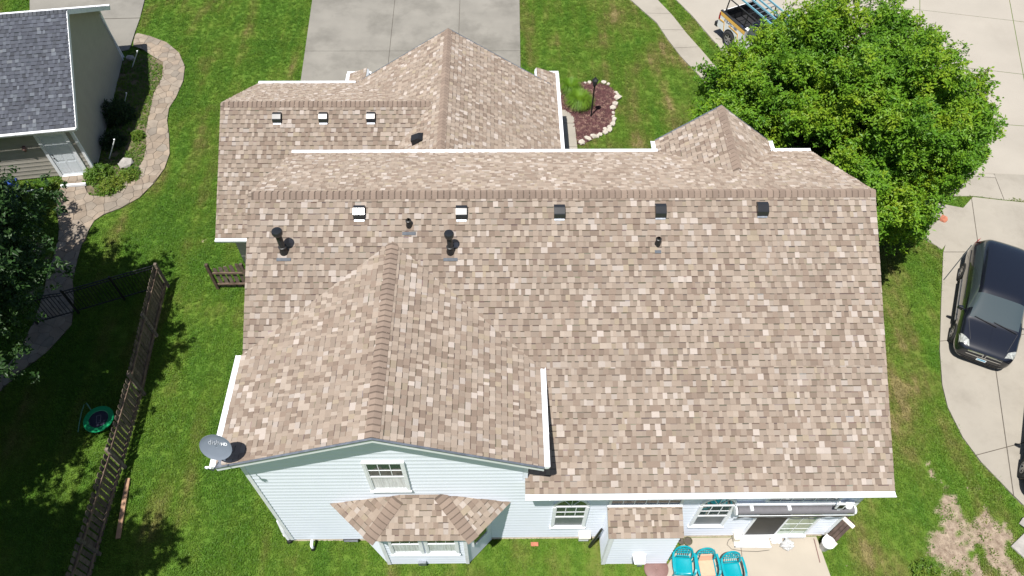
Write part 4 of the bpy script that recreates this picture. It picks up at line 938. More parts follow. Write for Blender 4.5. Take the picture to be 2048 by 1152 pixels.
mb = MB(); mb.lathe([(.055, 0), (.05, .06), (.035, .1), (.033, 1.62), (.05, 1.64), (.03, 1.68)], 12); mb.build('post', MT['black'], lpo, smooth=True)
mb = MB(); mb.lathe([(.03, 1.66), (.075, 1.70), (.085, 1.72)], 6); mb.lathe([(.15, 1.95), (.13, 1.98), (.05, 2.06), (.02, 2.12), (.001, 2.14)], 6)
for k in range(6): a = math.radians(60*k); mb.bar((.08*math.cos(a), .08*math.sin(a), 1.71), (.125*math.cos(a), .125*math.sin(a), 1.96), .012, .012)
mb.build('lantern', MT['black'], lpo); mb = MB(); mb.lathe([(.07, 1.72), (.11, 1.95)], 6); mb.build('lantern_glass', MT['screen'], lpo)

# ================================================================== SATELLITE DISH
sp_w = Vector((-6.35, 7.02, ezl+.06))
dsh = empty('satellite_dish', sp_w, 0, 'grey satellite dish on the roof corner', 'satellite dish')
mb = MB(); mb.box(-.1, -.06, -.02, .22, .22, .01); mb.build('mount_foot', MT['galv'], dsh)
mb = MB(); mb.tube([(.06, .08, 0), (.07, .1, .3), (.10, .08, .74)], .028, 10); mb.tube([(.2, .3, .07), (.04, .1, .36)], .014, 6); mb.build('mast', MT['white'], dsh, smooth=True)
# dish face turned to the south sky (up and towards the camera)
dn = Vector((-.10, -.83, .55)).normalized(); dX = Vector((1, 0, 0)); dX = (dX-dn*dX.dot(dn)).normalized(); dY = dn.cross(dX)
dc_ = Vector((.10, .04, .80)); mb = MB(); pr_ = [(.0005, -.0402), (.04, -.0398), (.12, -.035), (.25, -.016), (.345, .0), (.35, .004)]
n = 32; base = []
for r_, z in pr_:
    for k in range(n):
        a = 2*math.pi*k/n; mb.v.append(tuple(dc_+dX*(r_*1.06*math.cos(a))+dY*(r_*.92*math.sin(a))+dn*z))
for i in range(len(pr_)-1):
    for k in range(n): mb.f.append((i*n+k, i*n+(k+1) % n, (i+1)*n+(k+1) % n, (i+1)*n+k)); mb.m.append(0); mb.c.append((1, 1, 1))
do = mb.build('reflector', MT['dish'], dsh, smooth=True); so2 = do.modifiers.new('t', 'SOLIDIFY'); so2.thickness = .008
mb = MB(); mb.tube([dc_-dY*.38-dn*.01, dc_-dY*.42+dn*.25, dc_-dY*.22+dn*.48], .016, 8); mb.build('feed_arm', MT['galv'], dsh)
mb = MB(); mb.bar(dc_-dY*.24+dn*.42-dX*.07, dc_-dY*.24+dn*.42+dX*.07, .04, .04); mb.build('receiver', MT['white'], dsh)
def text_on(parent, body, size, mat_, origin, X, Z, name='lettering', font_bold=False, ext=.001):
    cu = bpy.data.curves.new(name, 'FONT'); cu.body = body; cu.size = size; cu.extrude = ext; cu.align_x = 'CENTER'; cu.align_y = 'CENTER'
    if font_bold: cu.offset = size*.02
    tmp = bpy.data.objects.new(name, cu); COL.objects.link(tmp); dg = bpy.context.evaluated_depsgraph_get(); me = bpy.data.meshes.new_from_object(tmp.evaluated_get(dg)); bpy.data.objects.remove(tmp)
    o = bpy.data.objects.new(name, me); COL.objects.link(o); me.materials.clear(); me.materials.append(mat_); X = Vector(X).normalized(); Z = Vector(Z).normalized(); Y = Z.cross(X)
    B = Matrix((X, Y, Z)).transposed().to_4x4(); B.translation = Vector(origin); o.parent = parent; o.matrix_basis = B; return o
text_on(dsh, 'dish', .17, MT['dishtxt'], dc_+dX*-.03+dY*.12-dn*.004, dX, dn); text_on(dsh, 'HD', .10, MT['white'], dc_+dX*.20+dY*.09+dn*.004, dX, dn, font_bold=True)

# ================================================================== FENCES
def picket_fence(root, A, B, hgt, pk_w=.135, gap=.055, side=1, n_rails=2, rail_side=1, post_h=None, first_post=True, topf=None):
    A = Vector(A); B = Vector(B); d = B-A; Ln = d.length; d.normalize(); nrm = Vector((-d.y, d.x))*side
    u = .1; k = 0
    while u+pk_w < Ln-.03:
        c = A+d*(u+pk_w/2)+nrm*.035; h = hgt+R.uniform(-.025, .025)+(topf(u/Ln) if topf else 0); t = R.uniform(-.012, .012); kx = R.uniform(.7, 1.25); cc = (kx, kx*R.uniform(.93, 1), kx*R.uniform(.88, 1)); mb = MB()
        a = c-d*pk_w/2; b = c+d*pk_w/2; th_ = .018; ls = [(0, .05), (0, h-.04), (pk_w*.22, h), (pk_w*.78, h), (pk_w, h-.04), (pk_w, .05)]
        f0 = [Vector((a.x+d.x*(q0+t*q1), a.y+d.y*(q0+t*q1), q1)) for q0, q1 in ls]
        mb.prism(f0, Vector((nrm.x, nrm.y, 0))*th_, 0, cc); mb.build('picket', MT['wood'], root)
        u += pk_w+gap*R.uniform(.8, 1.25); k += 1
    for zr in ((.28, hgt-.24) if n_rails == 2 else (.25, hgt*.55, hgt-.2)):
        mb = MB(); a = A-nrm*.0; b = B-nrm*.0; kx = R.uniform(.9, 1.3); mb.bar((a.x, a.y, zr), (b.x, b.y, zr+R.uniform(-.02, .02)), .04, .085, (0, 0, 1), 0, (kx*1.15, kx, kx*.9)); mb.build('rail', MT['wood'], root)
def post(root, p, h, s=.095, c=(1, 1, 1), m_='wood'):
    mb = MB(); mb.hexa([(p[0]-s/2, p[1]-s/2, -.05), (p[0]+s/2, p[1]-s/2, -.05), (p[0]+s/2, p[1]+s/2, -.05), (p[0]-s/2, p[1]+s/2, -.05)], [(p[0]-s/2, p[1]-s/2, h), (p[0]+s/2, p[1]-s/2, h), (p[0]+s/2, p[1]+s/2, h), (p[0]-s/2, p[1]+s/2, h)], 0, c); mb.build('post', MT[m_], root)
wf = empty('wooden_fence', (0, 0, 0), label='long weathered wooden picket fence down the left yard', cat='fence')
fp = [(-12.25, 16.705), (-12.09, 14.52), (-11.89, 12.21), (-11.79, 9.635), (-11.74, 6.95), (-11.7, 4.4)]
for i, p in enumerate(fp):
    k = R.uniform(.9, 1.5); post(wf, p, 1.36 if i else 1.34, c=(k, k, k))
    if i < len(fp)-1: picket_fence(wf, p, fp[i+1], 1.33, side=-1, pk_w=.14, gap=(.03 if i < 2 else .05))
sf = empty('short_fence', (0, 0, 0), label='short dark wooden fence panel between house and lawn', cat='fence')
SFy = 16.6; post(sf, (-10.4, SFy), 1.42, s=.1, c=(.55, .45, .4)); post(sf, (-9.2, SFy+.03), 1.4, c=(.8, .75, .7))
picket_fence(sf, (-10.38, SFy), (-9.2, SFy), 1.15, side=1, gap=.07, topf=lambda t: .0+.42*t*t)
picket_fence(sf, (-9.2, SFy), (-9.0, SFy+.0), 1.3, side=1)
# black metal fence with gate
mf = empty('metal_fence', (0, 0, 0), label='black metal fence running from gate to wooden fence post', cat='fence')
MA, MBp = Vector((-15.15, 15.54)), Vector((-12.33, 16.66))
def bar_panel(root, A, B, h, arch=0, name='baluster', zb=.1):
    A = Vector(A); B = Vector(B); Ln = (B-A).length; n = int(Ln/.11)
    hf = lambda t: h+arch*math.sin(math.pi*t)
    for i in range(1, n): t = i/n; p = A.lerp(B, t); mb = MB(); mb.bar((p.x, p.y, zb), (p.x, p.y, hf(t)), .016, .016, (0, 1, 0)); mb.build(name, MT['black'], root)
    for zz in (0, 1, 2):
        mb = MB(); prev = None; k = 10 if arch else 1
        for i in range(k+1):
            t = i/k; p = A.lerp(B, t); q_ = (p.x, p.y, zb+.05 if zz == 0 else hf(t)-(.0 if zz == 1 else .12))
            if prev: mb.bar(prev, q_, .03, .03)
            prev = q_
        mb.build('rail', MT['black'], root)
bar_panel(mf, MA, MBp, 1.28)
for t in (0, .52): p = MA.lerp(MBp, t); post(mf, p, 1.36, .06, m_='black')
mg = empty('metal_gate', (0, 0, 0), label='black metal gate with arched top across the stamped path', cat='gate')
GA, GB = Vector((-16.42, 15.05)), Vector((-15.22, 15.51)); bar_panel(mg, GA, GB, 1.22, arch=.12); post(mg, GA, 1.32, .06, m_='black')
# lumber lying in the grass
a, b = G(256, 957, .05), G(236, 1077, .05); pl = empty('plank', (0, 0, 0), label='long brown plank lying on the grass beside the fence', cat='plank')
mb = MB(); mb.bar(a, b, .13, .05); mb.build('board', MT['lumber'], pl)
# ================================================================== TRAMPOLINE and hose
tc_ = G(197, 838, .22); tr = empty('trampoline', (tc_.x, tc_.y, 0), math.radians(15), label='small round trampoline with green edge pad behind the wooden fence', cat='trampoline')
mb = MB(); mb.lathe([(.30, .215), (.32, .235), (.46, .235), (.475, .215), (.46, .19)], 40); mb.build('pad', MT['green'], tr, smooth=True)
mb = MB(); mb.lathe([(.001, .212), (.315, .214)], 40); mb.build('jumping_mat', MT['mesh'], tr)
mb = MB()
for (a, b, c, d) in ((-.07, -.14, .07, -.13), (-.07, .13, .07, .14), (-.07, -.13, -.06, .13), (.06, -.13, .07, .13)): mb.box(a, b, .2145, c, d, .216)
mb.build('printed_emblem', MT['grey'], tr)
for k in range(6): a = math.radians(60*k+20); mb = MB(); mb.tube([(.42*math.cos(a), .42*math.sin(a), .2), (.44*math.cos(a), .44*math.sin(a), 0)], .016, 8); mb.build('leg', MT['black'], tr)
hz = [G(x, y, .05) for x, y in ((156, 864), (159, 845), (163, 825), (168, 810), (173, 806), (177, 812), (182, 820))]
hs = MB(); hs.tube(hz, .014, 8); tag(hs.build('garden_hose', mat('hose_green', (.12, .3, .2), .5), smooth=True), 'pale green hose lying beside the round trampoline', 'hose')

# ================================================================== PATIO THINGS
def chair(px, label, cushion=False, rz=0.):
    c = Vector(px); r = empty('garden_chair', (c.x, c.y, .05), rz, label, 'chair', 'teal plastic garden chairs on the patio')
    # seat shell faces -y, back at +y
    mb = MB(); Wd, D = .25, .24; g = 8
    P_ = [[(x*Wd*(1.0 if j < 7 else .96), -D+2*D*j/g, .40+.03*(abs(x)**3)-.02*math.cos(x*1.5)*math.sin(math.pi*j/g)) for x in [-1+2*i/g for i in range(g+1)]] for j in range(g+1)]
    vv = [p for row in P_ for p in row]; ff = [(j*(g+1)+i, j*(g+1)+i+1, (j+1)*(g+1)+i+1, (j+1)*(g+1)+i) for j in range(g) for i in range(g)]
    mb.idx(vv, ff); mb.face([(-Wd, -D, .42), (Wd, -D, .42), (Wd*.95, -D-.03, .36), (-Wd*.95, -D-.03, .36)][::-1])
    o = mb.build('seat', MT['teal'], r, smooth=True); s_ = o.modifiers.new('t', 'SOLIDIFY'); s_.thickness = .012
    # back: rounded arch frame with lattice
    fr = MB(); bp_ = []
    for i in range(15):
        a = math.pi*i/14; x = -.27*math.cos(a); z = .42+.42*math.sin(a)**.62; bp_.append((x, .24+.17*(z-.42)/.42, z))
    fr.tube(bp_, .026, 8); o = fr.build('back_frame', MT['teal'], r, smooth=True)
    lt = MB()
    for i in range(6):
        x = -.17+.34*i/5; zt = .42+.40*math.sqrt(max(.02, 1-(x/.25)**2)); lt.bar((x*.8, .25, .44), (x, .25+.15*(zt-.42)/.42, zt), .02, .008, (0, 1, 0))
    for k in range(3):
        z = .60+.08*k; xx = .23*math.sqrt(max(.05, 1-((z-.42)/.46)**2)); lt.bar((-xx, .24+.16*(z-.42)/.42, z), (xx, .24+.16*(z-.42)/.42, z), .02, .008)
    for k in range(4): x = -.15+.1*k; lt.bar((x, .32, .58), (x+.08, .38, .78), .014, .007, (0, 1, 0)); lt.bar((x+.08, .32, .58), (x, .38, .78), .014, .007, (0, 1, 0))
    lt.box(-.19, .24, .42, .19, .262, .50); lt.build('back_lattice', MT['teal'], r)
    for s in (-1, 1):
        am = MB(); pts = [(s*.29, .30, .66), (s*.31, .16, .655), (s*.315, 0, .65), (s*.31, -.15, .645), (s*.285, -.24, .62), (s*.27, -.27, .52)]
        for i in range(len(pts)-1): am.bar(pts[i], pts[i+1], .065, .02)
        am.build('armrest', MT['teal'], r, smooth=False, bevel=.006)
        for yy, z1 in ((-.26, .55), (.26, .5)): lg = MB(); lg.tube([(s*.27, yy, z1), (s*.295, yy*1.08, .0)], [.028, .02], 8); lg.build('leg', MT['teal'], r, smooth=True)
        lb = MB(); lb.box(s*.28-.02, -.0, .656, s*.28+.02, .09, .664); 
    if cushion:
        cu = MB(); cu.box(-.21, -.24, .41, .21, .20, .455); cu.hexa([(-.2, .19, .43), (.2, .19, .43), (.2, .23, .43), (-.2, .23, .43)], [(-.17, .27, .66), (.17, .27, .66), (.17, .31, .66), (-.17, .31, .66)]); cu.build('cushion', MT['peach'], r, bevel=.02)
    return r
for k, (px, py, lab, cu) in enumerate(((1366, 1130, 'teal plastic chair nearest the white fireplace bump-out', False), (1413, 1134, 'teal plastic chair with a peach cushion, middle of three', True), (1464, 1141, 'teal plastic chair farthest from the fireplace bump-out', False))):
    p = G(px, py, .45); chair((p.x, p.y-.02), lab, cu, math.radians(180) if False else math.radians([-4, 2, 4][k]))
def pot(px, py, lab, s=1.):
    c = G(px, py); r = empty('flower_pot', (c.x, c.y, .05), 0, lab, 'pot', 'small mossy pots by the bump-out'); mb = MB(); mb.lathe([(.001, 0), (.085*s, 0), (.12*s, .17*s), (.13*s, .17*s), (.13*s, .2*s), (.115*s, .2*s), (.11*s, .16*s)], 20); mb.build('bowl', MT['potgreen'], r, smooth=True); mb = MB(); mb.lathe([(.001, .165*s), (.11*s, .16*s)], 20); mb.build('soil', MT['joint'], r)
pot(1361, 1087, 'small dark pot tucked beside the bump-out corner', .8); pot(1373, 1087, 'round mossy green pot on the patio by the bump-out', 1.)
# folding table lying by the wall
tb = empty('folding_table', (7.35, 7.13, .05), math.radians(-1), label='cream folding table lying by the patio door', cat='table')
mb = MB(); mb.box(-.52, -.17, .05, .5, .17, .09); mb.build('table_top', MT['cream'], tb, bevel=.01); mb = MB(); mb.box(-.55, -.2, .02, .52, -.172, .08); mb.box(-.55, -.2, .02, -.522, .18, .08); mb.build('table_frame', MT['white'], tb)
for x in (-.4, .4): mb = MB(); mb.bar((x, -.1, .0), (x, .12, .04), .03, .03); mb.build('leg', MT['galv'], tb)
def crumple(name, c, dims, m_, label, cat, seed=1):
    rr = random.Random(seed); bm = bmesh.new(); bmesh.ops.create_icosphere(bm, subdivisions=3, radius=1)
    for v in bm.verts:
        k = 1+.14*math.sin(v.co.x*7+seed)+.12*math.sin(v.co.y*9+v.co.z*6+seed*2)+rr.uniform(-.06, .06); v.co = Vector((v.co.x*dims[0]*k, v.co.y*dims[1]*k, max(-.6, v.co.z)*dims[2]*k))
    me = bpy.data.meshes.new(name); bm.to_mesh(me); bm.free(); me.materials.append(m_); o = bpy.data.objects.new(name, me); COL.objects.link(o); o.location = c; tag(o, label, cat); return o
crumple('plastic_bag', (8.33, 6.98, .17), (.17, .15, .2), MT['bag'], 'crumpled clear plastic bag on the patio slab', 'bag', 2)
crumple('white_sack', (8.06, 7.15, .12), (.2, .11, .12), MT['white'], 'white sack lying at the end of the folding table', 'sack', 5)
bc_ = (9.43, 6.93); bn = empty('waste_bin', (*bc_, 0), 0, 'white round bin with plastic liner at patio corner', 'bin'); mb = MB(); mb.lathe([(.001, 0), (.12, 0), (.165, .48), (.18, .5)], 20); mb.build('bin_body', MT['bag'], bn, smooth=True); mb = MB(); mb.lathe([(.185, .44), (.19, .51), (.15, .53), (.06, .56), (.001, .55)], 16); mb.build('liner', MT['white'], bn)
bt_ = empty('bench', (9.86, 7.28, 0), math.radians(38), label='weathered wooden bench leaning by the house corner', cat='bench')
for k in range(3): mb = MB(); mb.box(-.55, -.14+.1*k, .36, .55, -.05+.1*k, .39, 0, (.6, .5, .5)); mb.build('slat', MT['wood'], bt_)
for s in (-1, 1):
    mb = MB(); mb.box(s*.42-.06, -.2, .40, s*.42+.06, .18, .44); mb.build('armrest', MT['cream'], bt_)
    for yy in (-.12, .12): mb = MB(); mb.box(s*.45-.03, yy-.03, 0, s*.45+.03, yy+.03, .36, 0, (.7, .6, .55)); mb.build('leg', MT['wood'], bt_)
mb = MB(); a, b = G(1628, 1077, .08), G(1640, 1125, .06); mb.tube([a, b], .013, 8); tag(mb.build('metal_pole', MT['lid']), 'thin rusty pole lying across the patio edge', 'pole')
cd = [G(1455+x, 1062+y, .06) for x, y in ((12, 12), (2, 18), (-1, 27), (8, 36), (30, 40), (60, 41), (84, 38))]; mb = MB(); mb.tube(cd, .007, 6); tag(mb.build('cord', MT['black']), 'thin dark cord curling round the folding table', 'cord')
hb = empty('hose_cover', (6.86, 7.16, .05), 0, 'small beige wall box beside the patio door', 'box'); mb = MB(); mb.box(-.1, -.08, .1, .1, .1, .34); mb.build('box_body', MT['beige'], hb, bevel=.02); mb = MB(); mb.box(-.11, -.09, .34, .11, .1, .365); mb.build('box_lid', MT['cream'], hb)
# awning roll
aw = empty('awning', (7.75, W-.2, 2.74), 0, 'rolled grey awning above the sliding door', 'awning')
mb = MB(); mb.tube([(-1.5, 0, 0), (1.58, 0, 0)], .105, 20); mb.build('fabric_roll', MT['awn'], aw, smooth=False)
mb = MB(); mb.box(-1.55, .1, .06, 1.6, .19, .17); [mb.box(x, -.05, .09, x+.08, .15, .16) for x in (-1.2, 1.1, -.2)]; mb.build('back_bar', MT['white'], aw)
mb = MB(); mb.bar((-1.5, -.135, -.03), (1.58, -.135, -.03), .012, .03); mb.build('front_bar', MT['white'], aw)
for x in (-1.56, 1.6): mb = MB(); mb.lathe([(.001, 0), (.12, 0), (.12, .05), (.001, .05)], 16, o=(x-.02, 0, 0), X=(0, 1, 0), Y=(0, 0, 1), Z=(1, 0, 0)); mb.build('end_cap', MT['white'], aw)
vl = MB(); n = 60
for i in range(n):
    a, b = -1.48+3.04*i/n, -1.48+3.04*(i+1)/n; f_ = lambda x: -.30+.03*math.sin(x*14); vl.face([(a, -.12, -.05), (b, -.12, -.05), (b, -.09, f_(b)), (a, -.09, f_(a))])
vl.build('valance', MT['awn'], aw)
mb = MB(); mb.bar(WY(1440+185/6.33, 970+350/6.33, W-.12), WY(1440-2, 970+618/6.33, W-.12), .02, .02); mb.build('crank', MT['galv'], aw)
sl_ = WY(1440+1530/6.33, 970+275/6.33, W-.32); fl_ = empty('solar_light', sl_, 0, 'small white framed solar panel above the awning', 'solar light'); mb = MB(); mb.box(-.11, -.005, -.14, .11, .025, .16); q_ = mb.build('frame', MT['white'], fl_); mb = MB(); mb.box(-.07, -.012, -.1, .07, -.006, .12); mb.build('solar_cell', MT['black'], fl_)
mb = MB(); mb.bar((0, .03, 0), (0, .3, .05), .03, .03); mb.build('bracket', MT['white'], fl_)
cm_ = empty('wall_camera', (9.15, W-.14, 2.93), 0, 'round white floodlight at the house corner above the awning', 'light'); mb = MB(); mb.lathe([(.001, .1), (.09, .08), (.12, .0), (.09, -.06), (.001, -.07)], 16); mb.build('housing', MT['white'], cm_, smooth=True); mb = MB(); mb.lathe([(.001, 0), (.05, .0), (.06, .05)], 12, o=(-.1, -.06, -.02), X=(0, 1, 0), Y=(0, 0, 1), Z=(-1, 0, 0)); mb.build('lens', MT['black'], cm_)
# small yard things against the rear wall
lo = G(1312, 1131); ld = empty('septic_cover', (lo.x+.0, lo.y-.1, .0), 0, 'brown round cover in the grass beside the bump-out', 'cover'); mb = MB(); mb.lathe([(.36, -.02), (.36, .04), (.33, .06), (.12, .075), (.001, .075)], 32); mb.build('cover', MT['lid'], ld, smooth=True); mb = MB(); mb.lathe([(.05, .074), (.05, .095), (.001, .1)], 12); mb.build('knob', MT['lid'], ld)
KEEP_OFF.append([(lo.x+.34*math.cos(a*.5), lo.y-.1+.34*math.sin(a*.5)) for a in range(13)])
mb = MB(); p = G(1069, 1089); mb.box(-.11, -.055, 0, .11, .055, .06); o = mb.build('brick', MT['brick'], None, loc=(p.x, p.y, 0), bevel=.005); tag(o, 'red brick lying in the grass by the rear wall', 'brick')
p = G(628, 1090); vp = empty('vent_pipe', (p.x, W-.16, 0), 0, 'white vent pipe elbow at the base of the rear wall', 'pipe'); mb = MB(); mb.tube([(0, .1, .3), (0, -.02, .3), (0, -.06, .24), (0, -.06, .12)], .045, 12); mb.build('elbow', MT['white'], vp, smooth=True); mb = MB(); mb.tube([(0, -.06, .12), (0, -.08, 0)], .06, 12); mb.build('drain_end', MT['black'], vp)
vb = empty('foundation_vent', (-4.45, W-.03, .12), 0, 'black vent low on the wall left of bay window', 'vent'); mb = MB(); mb.box(-.22, -.02, -.05, .22, .02, .1); mb.build('vent_frame', MT['black'], vb); mb = MB(); [mb.box(-.2, -.03, -.03+.04*k, .2, -.021, -.015+.04*k) for k in range(3)]; mb.build('louvre', MT['galv'], vb)
de = empty('splash_pipe', (xw-.12, W+.2, 0), 0, 'white corrugated downpipe stub at the left house corner', 'pipe'); mb = MB(); mb.tube([(-.05, .2, 1.25), (-.06, .0, 1.2), (-.05, -.1, .6), (.0, -.15, .12)], .06, 10); mb.build('pipe_body', MT['white'], de, smooth=True); mb = MB(); mb.lathe([(.1, 0), (.08, .1), (.05, .12)], 12, o=(.02, -.18, 0)); mb.build('pipe_foot', MT['black'], de)
# leaning dark drain pipe and shelf box left of the bump-out
dp1 = Vector((2.72, 6.95, 1.75)); dp0 = G(1179, 1094); mb = MB(); mb.tube([dp0+Vector((0, 0, .03)), dp0.lerp(dp1, .5)+Vector((0, 0, .03)), dp1], [.05, .045, .035], 8)
tag(mb.build('drain_pipe', MT['black'], smooth=True), 'dark pipe leaning against the left side of the bump-out', 'pipe')
ub = empty('utility_box', (2.38, W-.09, .2), 0, 'white utility box low on the wall left of bump-out', 'box'); mb = MB(); mb.box(-.18, -.1, .3, .16, .085, .38); mb.build('box_shelf', MT['beige'], ub); mb = MB(); mb.box(-.16, -.05, 0, .12, .085, .3); mb.build('box_body', MT['white'], ub)
bs = empty('wall_box', (-2.31, 6.5, .0), 0, None, None) if False else None

# ================================================================== VEHICLES
def vehicle_body(name, root, st, paint, glassrule, mats, lv=2):
    """st: list of stations (x, [(y,z)...half ring from bottom centre to top centre]); mirrored and subdivided, then split by region"""
    nh = len(st[0][1]); bm = bmesh.new(); rings = []
    for x, hp in st:
        full = [(y, z) for y, z in hp]+[(-y, z) for y, z in reversed(hp[1:-1])]
        rings.append([bm.verts.new((x, y, z)) for y, z in full])
    n = len(rings[0]); lay = {}
    for i in range(len(rings)-1):
        for k in range(n):
            f = bm.faces.new((rings[i][k], rings[i][(k+1) % n], rings[i+1][(k+1) % n], rings[i+1][k]))
            kk_ = k if k < nh-1 else n-1-k; f.material_index = glassrule(i, kk_)
    bm.faces.new(rings[0][::-1]); bm.faces.new(rings[-1])
    bmesh.ops.recalc_face_normals(bm, faces=bm.faces)
    me = bpy.data.meshes.new(name); bm.to_mesh(me); bm.free()
    for m2 in mats: me.materials.append(m2)
    o = bpy.data.objects.new(name, me); COL.objects.link(o); hull_smooth(o, lv)
    dg = bpy.context.evaluated_depsgraph_get(); me2 = bpy.data.meshes.new_from_object(o.evaluated_get(dg)); bpy.data.objects.remove(o)
    co = [v.co.copy() for v in me2.vertices]; nr = [v.normal.copy() for v in me2.vertices]; parts = {}
    for p_ in me2.polygons: parts.setdefault(p_.material_index, []).append(list(p_.vertices))
    out = {}
    for mi, fs in parts.items():
        nm = names_[mi]; used = sorted({v for f in fs for v in f}); ix = {v: i for i, v in enumerate(used)}
        m3 = bpy.data.meshes.new(nm); m3.from_pydata([co[v] for v in used], [], [[ix[v] for v in f] for f in fs]); m3.materials.append(mats[mi]); m3.polygons.foreach_set('use_smooth', [True]*len(fs))
        o3 = bpy.data.objects.new(nm, m3); COL.objects.link(o3); o3.parent = root; out[nm] = o3
    return out
names_ = ['body', 'windscreen', 'side_windows', 'rear_window']
def ring(w_, zb, zr, zbelt, zwb, wr, zre, zt):
    return [(0, zb), (w_*.8, zb), (w_*.97, zr), (w_, (zr+zbelt)/2), (w_*.985, zbelt), (w_*.94, zwb), (wr, zre), (wr*.72, zt-.01), (0, zt)]
def wheel(root, x, y, r=.34, w_=.22, spokes=5):
    s = 1 if y > 0 else -1; e = empty('wheel', (x, y, r)); e.parent = root
    mb = MB(); mb.lathe([(r*.62, w_/2), (r*.9, w_/2), (r, w_*.36), (r, -w_*.36), (r*.9, -w_/2), (r*.6, -w_/2)], 28, X=(1, 0, 0), Y=(0, 0, 1), Z=(0, s, 0)); mb.build('tyre', MT['tyre'], e, smooth=True)
    mb = MB(); mb.lathe([(r*.64, w_*.48), (r*.58, w_*.42), (r*.56, .0)], 28, X=(1, 0, 0), Y=(0, 0, 1), Z=(0, s, 0)); mb.lathe([(.001, w_*.40), (r*.16, w_*.40), (r*.18, w_*.3)], 14, X=(1, 0, 0), Y=(0, 0, 1), Z=(0, s, 0))
    for k in range(spokes*2): a = math.pi*k/spokes+(.12 if k % 2 else -.12); mb.bar((r*.12*math.cos(a), s*w_*.36, r*.12*math.sin(a)), (r*.6*math.cos(a), s*w_*.4, r*.6*math.sin(a)), .035, .02, (0, 1, 0))
    mb.build('rim', MT['alloy'], e); mb = MB(); mb.lathe([(.001, w_*.05), (r*.57, w_*.05)], 20, X=(1, 0, 0), Y=(0, 0, 1), Z=(0, s, 0)); mb.build('brake_disc', MT['black'], e)
def arch_(root, x, y, r, w_=.02):
    s = 1 if y > 0 else -1; mb = MB(); mb.lathe([(.001, 0), (r*1.17, 0), (r*1.17, -.25)], 28, o=(x, y, r*1.02), X=(1, 0, 0), Y=(0, 0, 1), Z=(0, s, 0)); mb.build('wheel_arch', MT['plastic'], root)
def mirror(root, x, y):
    s = 1 if y > 0 else -1; mb = MB(); mb.bar((x, y, 1.02), (x+.02, y+s*.12, 1.06), .05, .05); mb.hexa([(x-.05, y+s*.08, .98), (x+.08, y+s*.08, .98), (x+.06, y+s*.25, 1.0), (x-.03, y+s*.25, 1.0)], [(x-.05, y+s*.08, 1.15), (x+.08, y+s*.08, 1.15), (x+.05, y+s*.24, 1.13), (x-.02, y+s*.24, 1.13)]); mb.build('wing_mirror', MT['carblack'], root, bevel=.02)
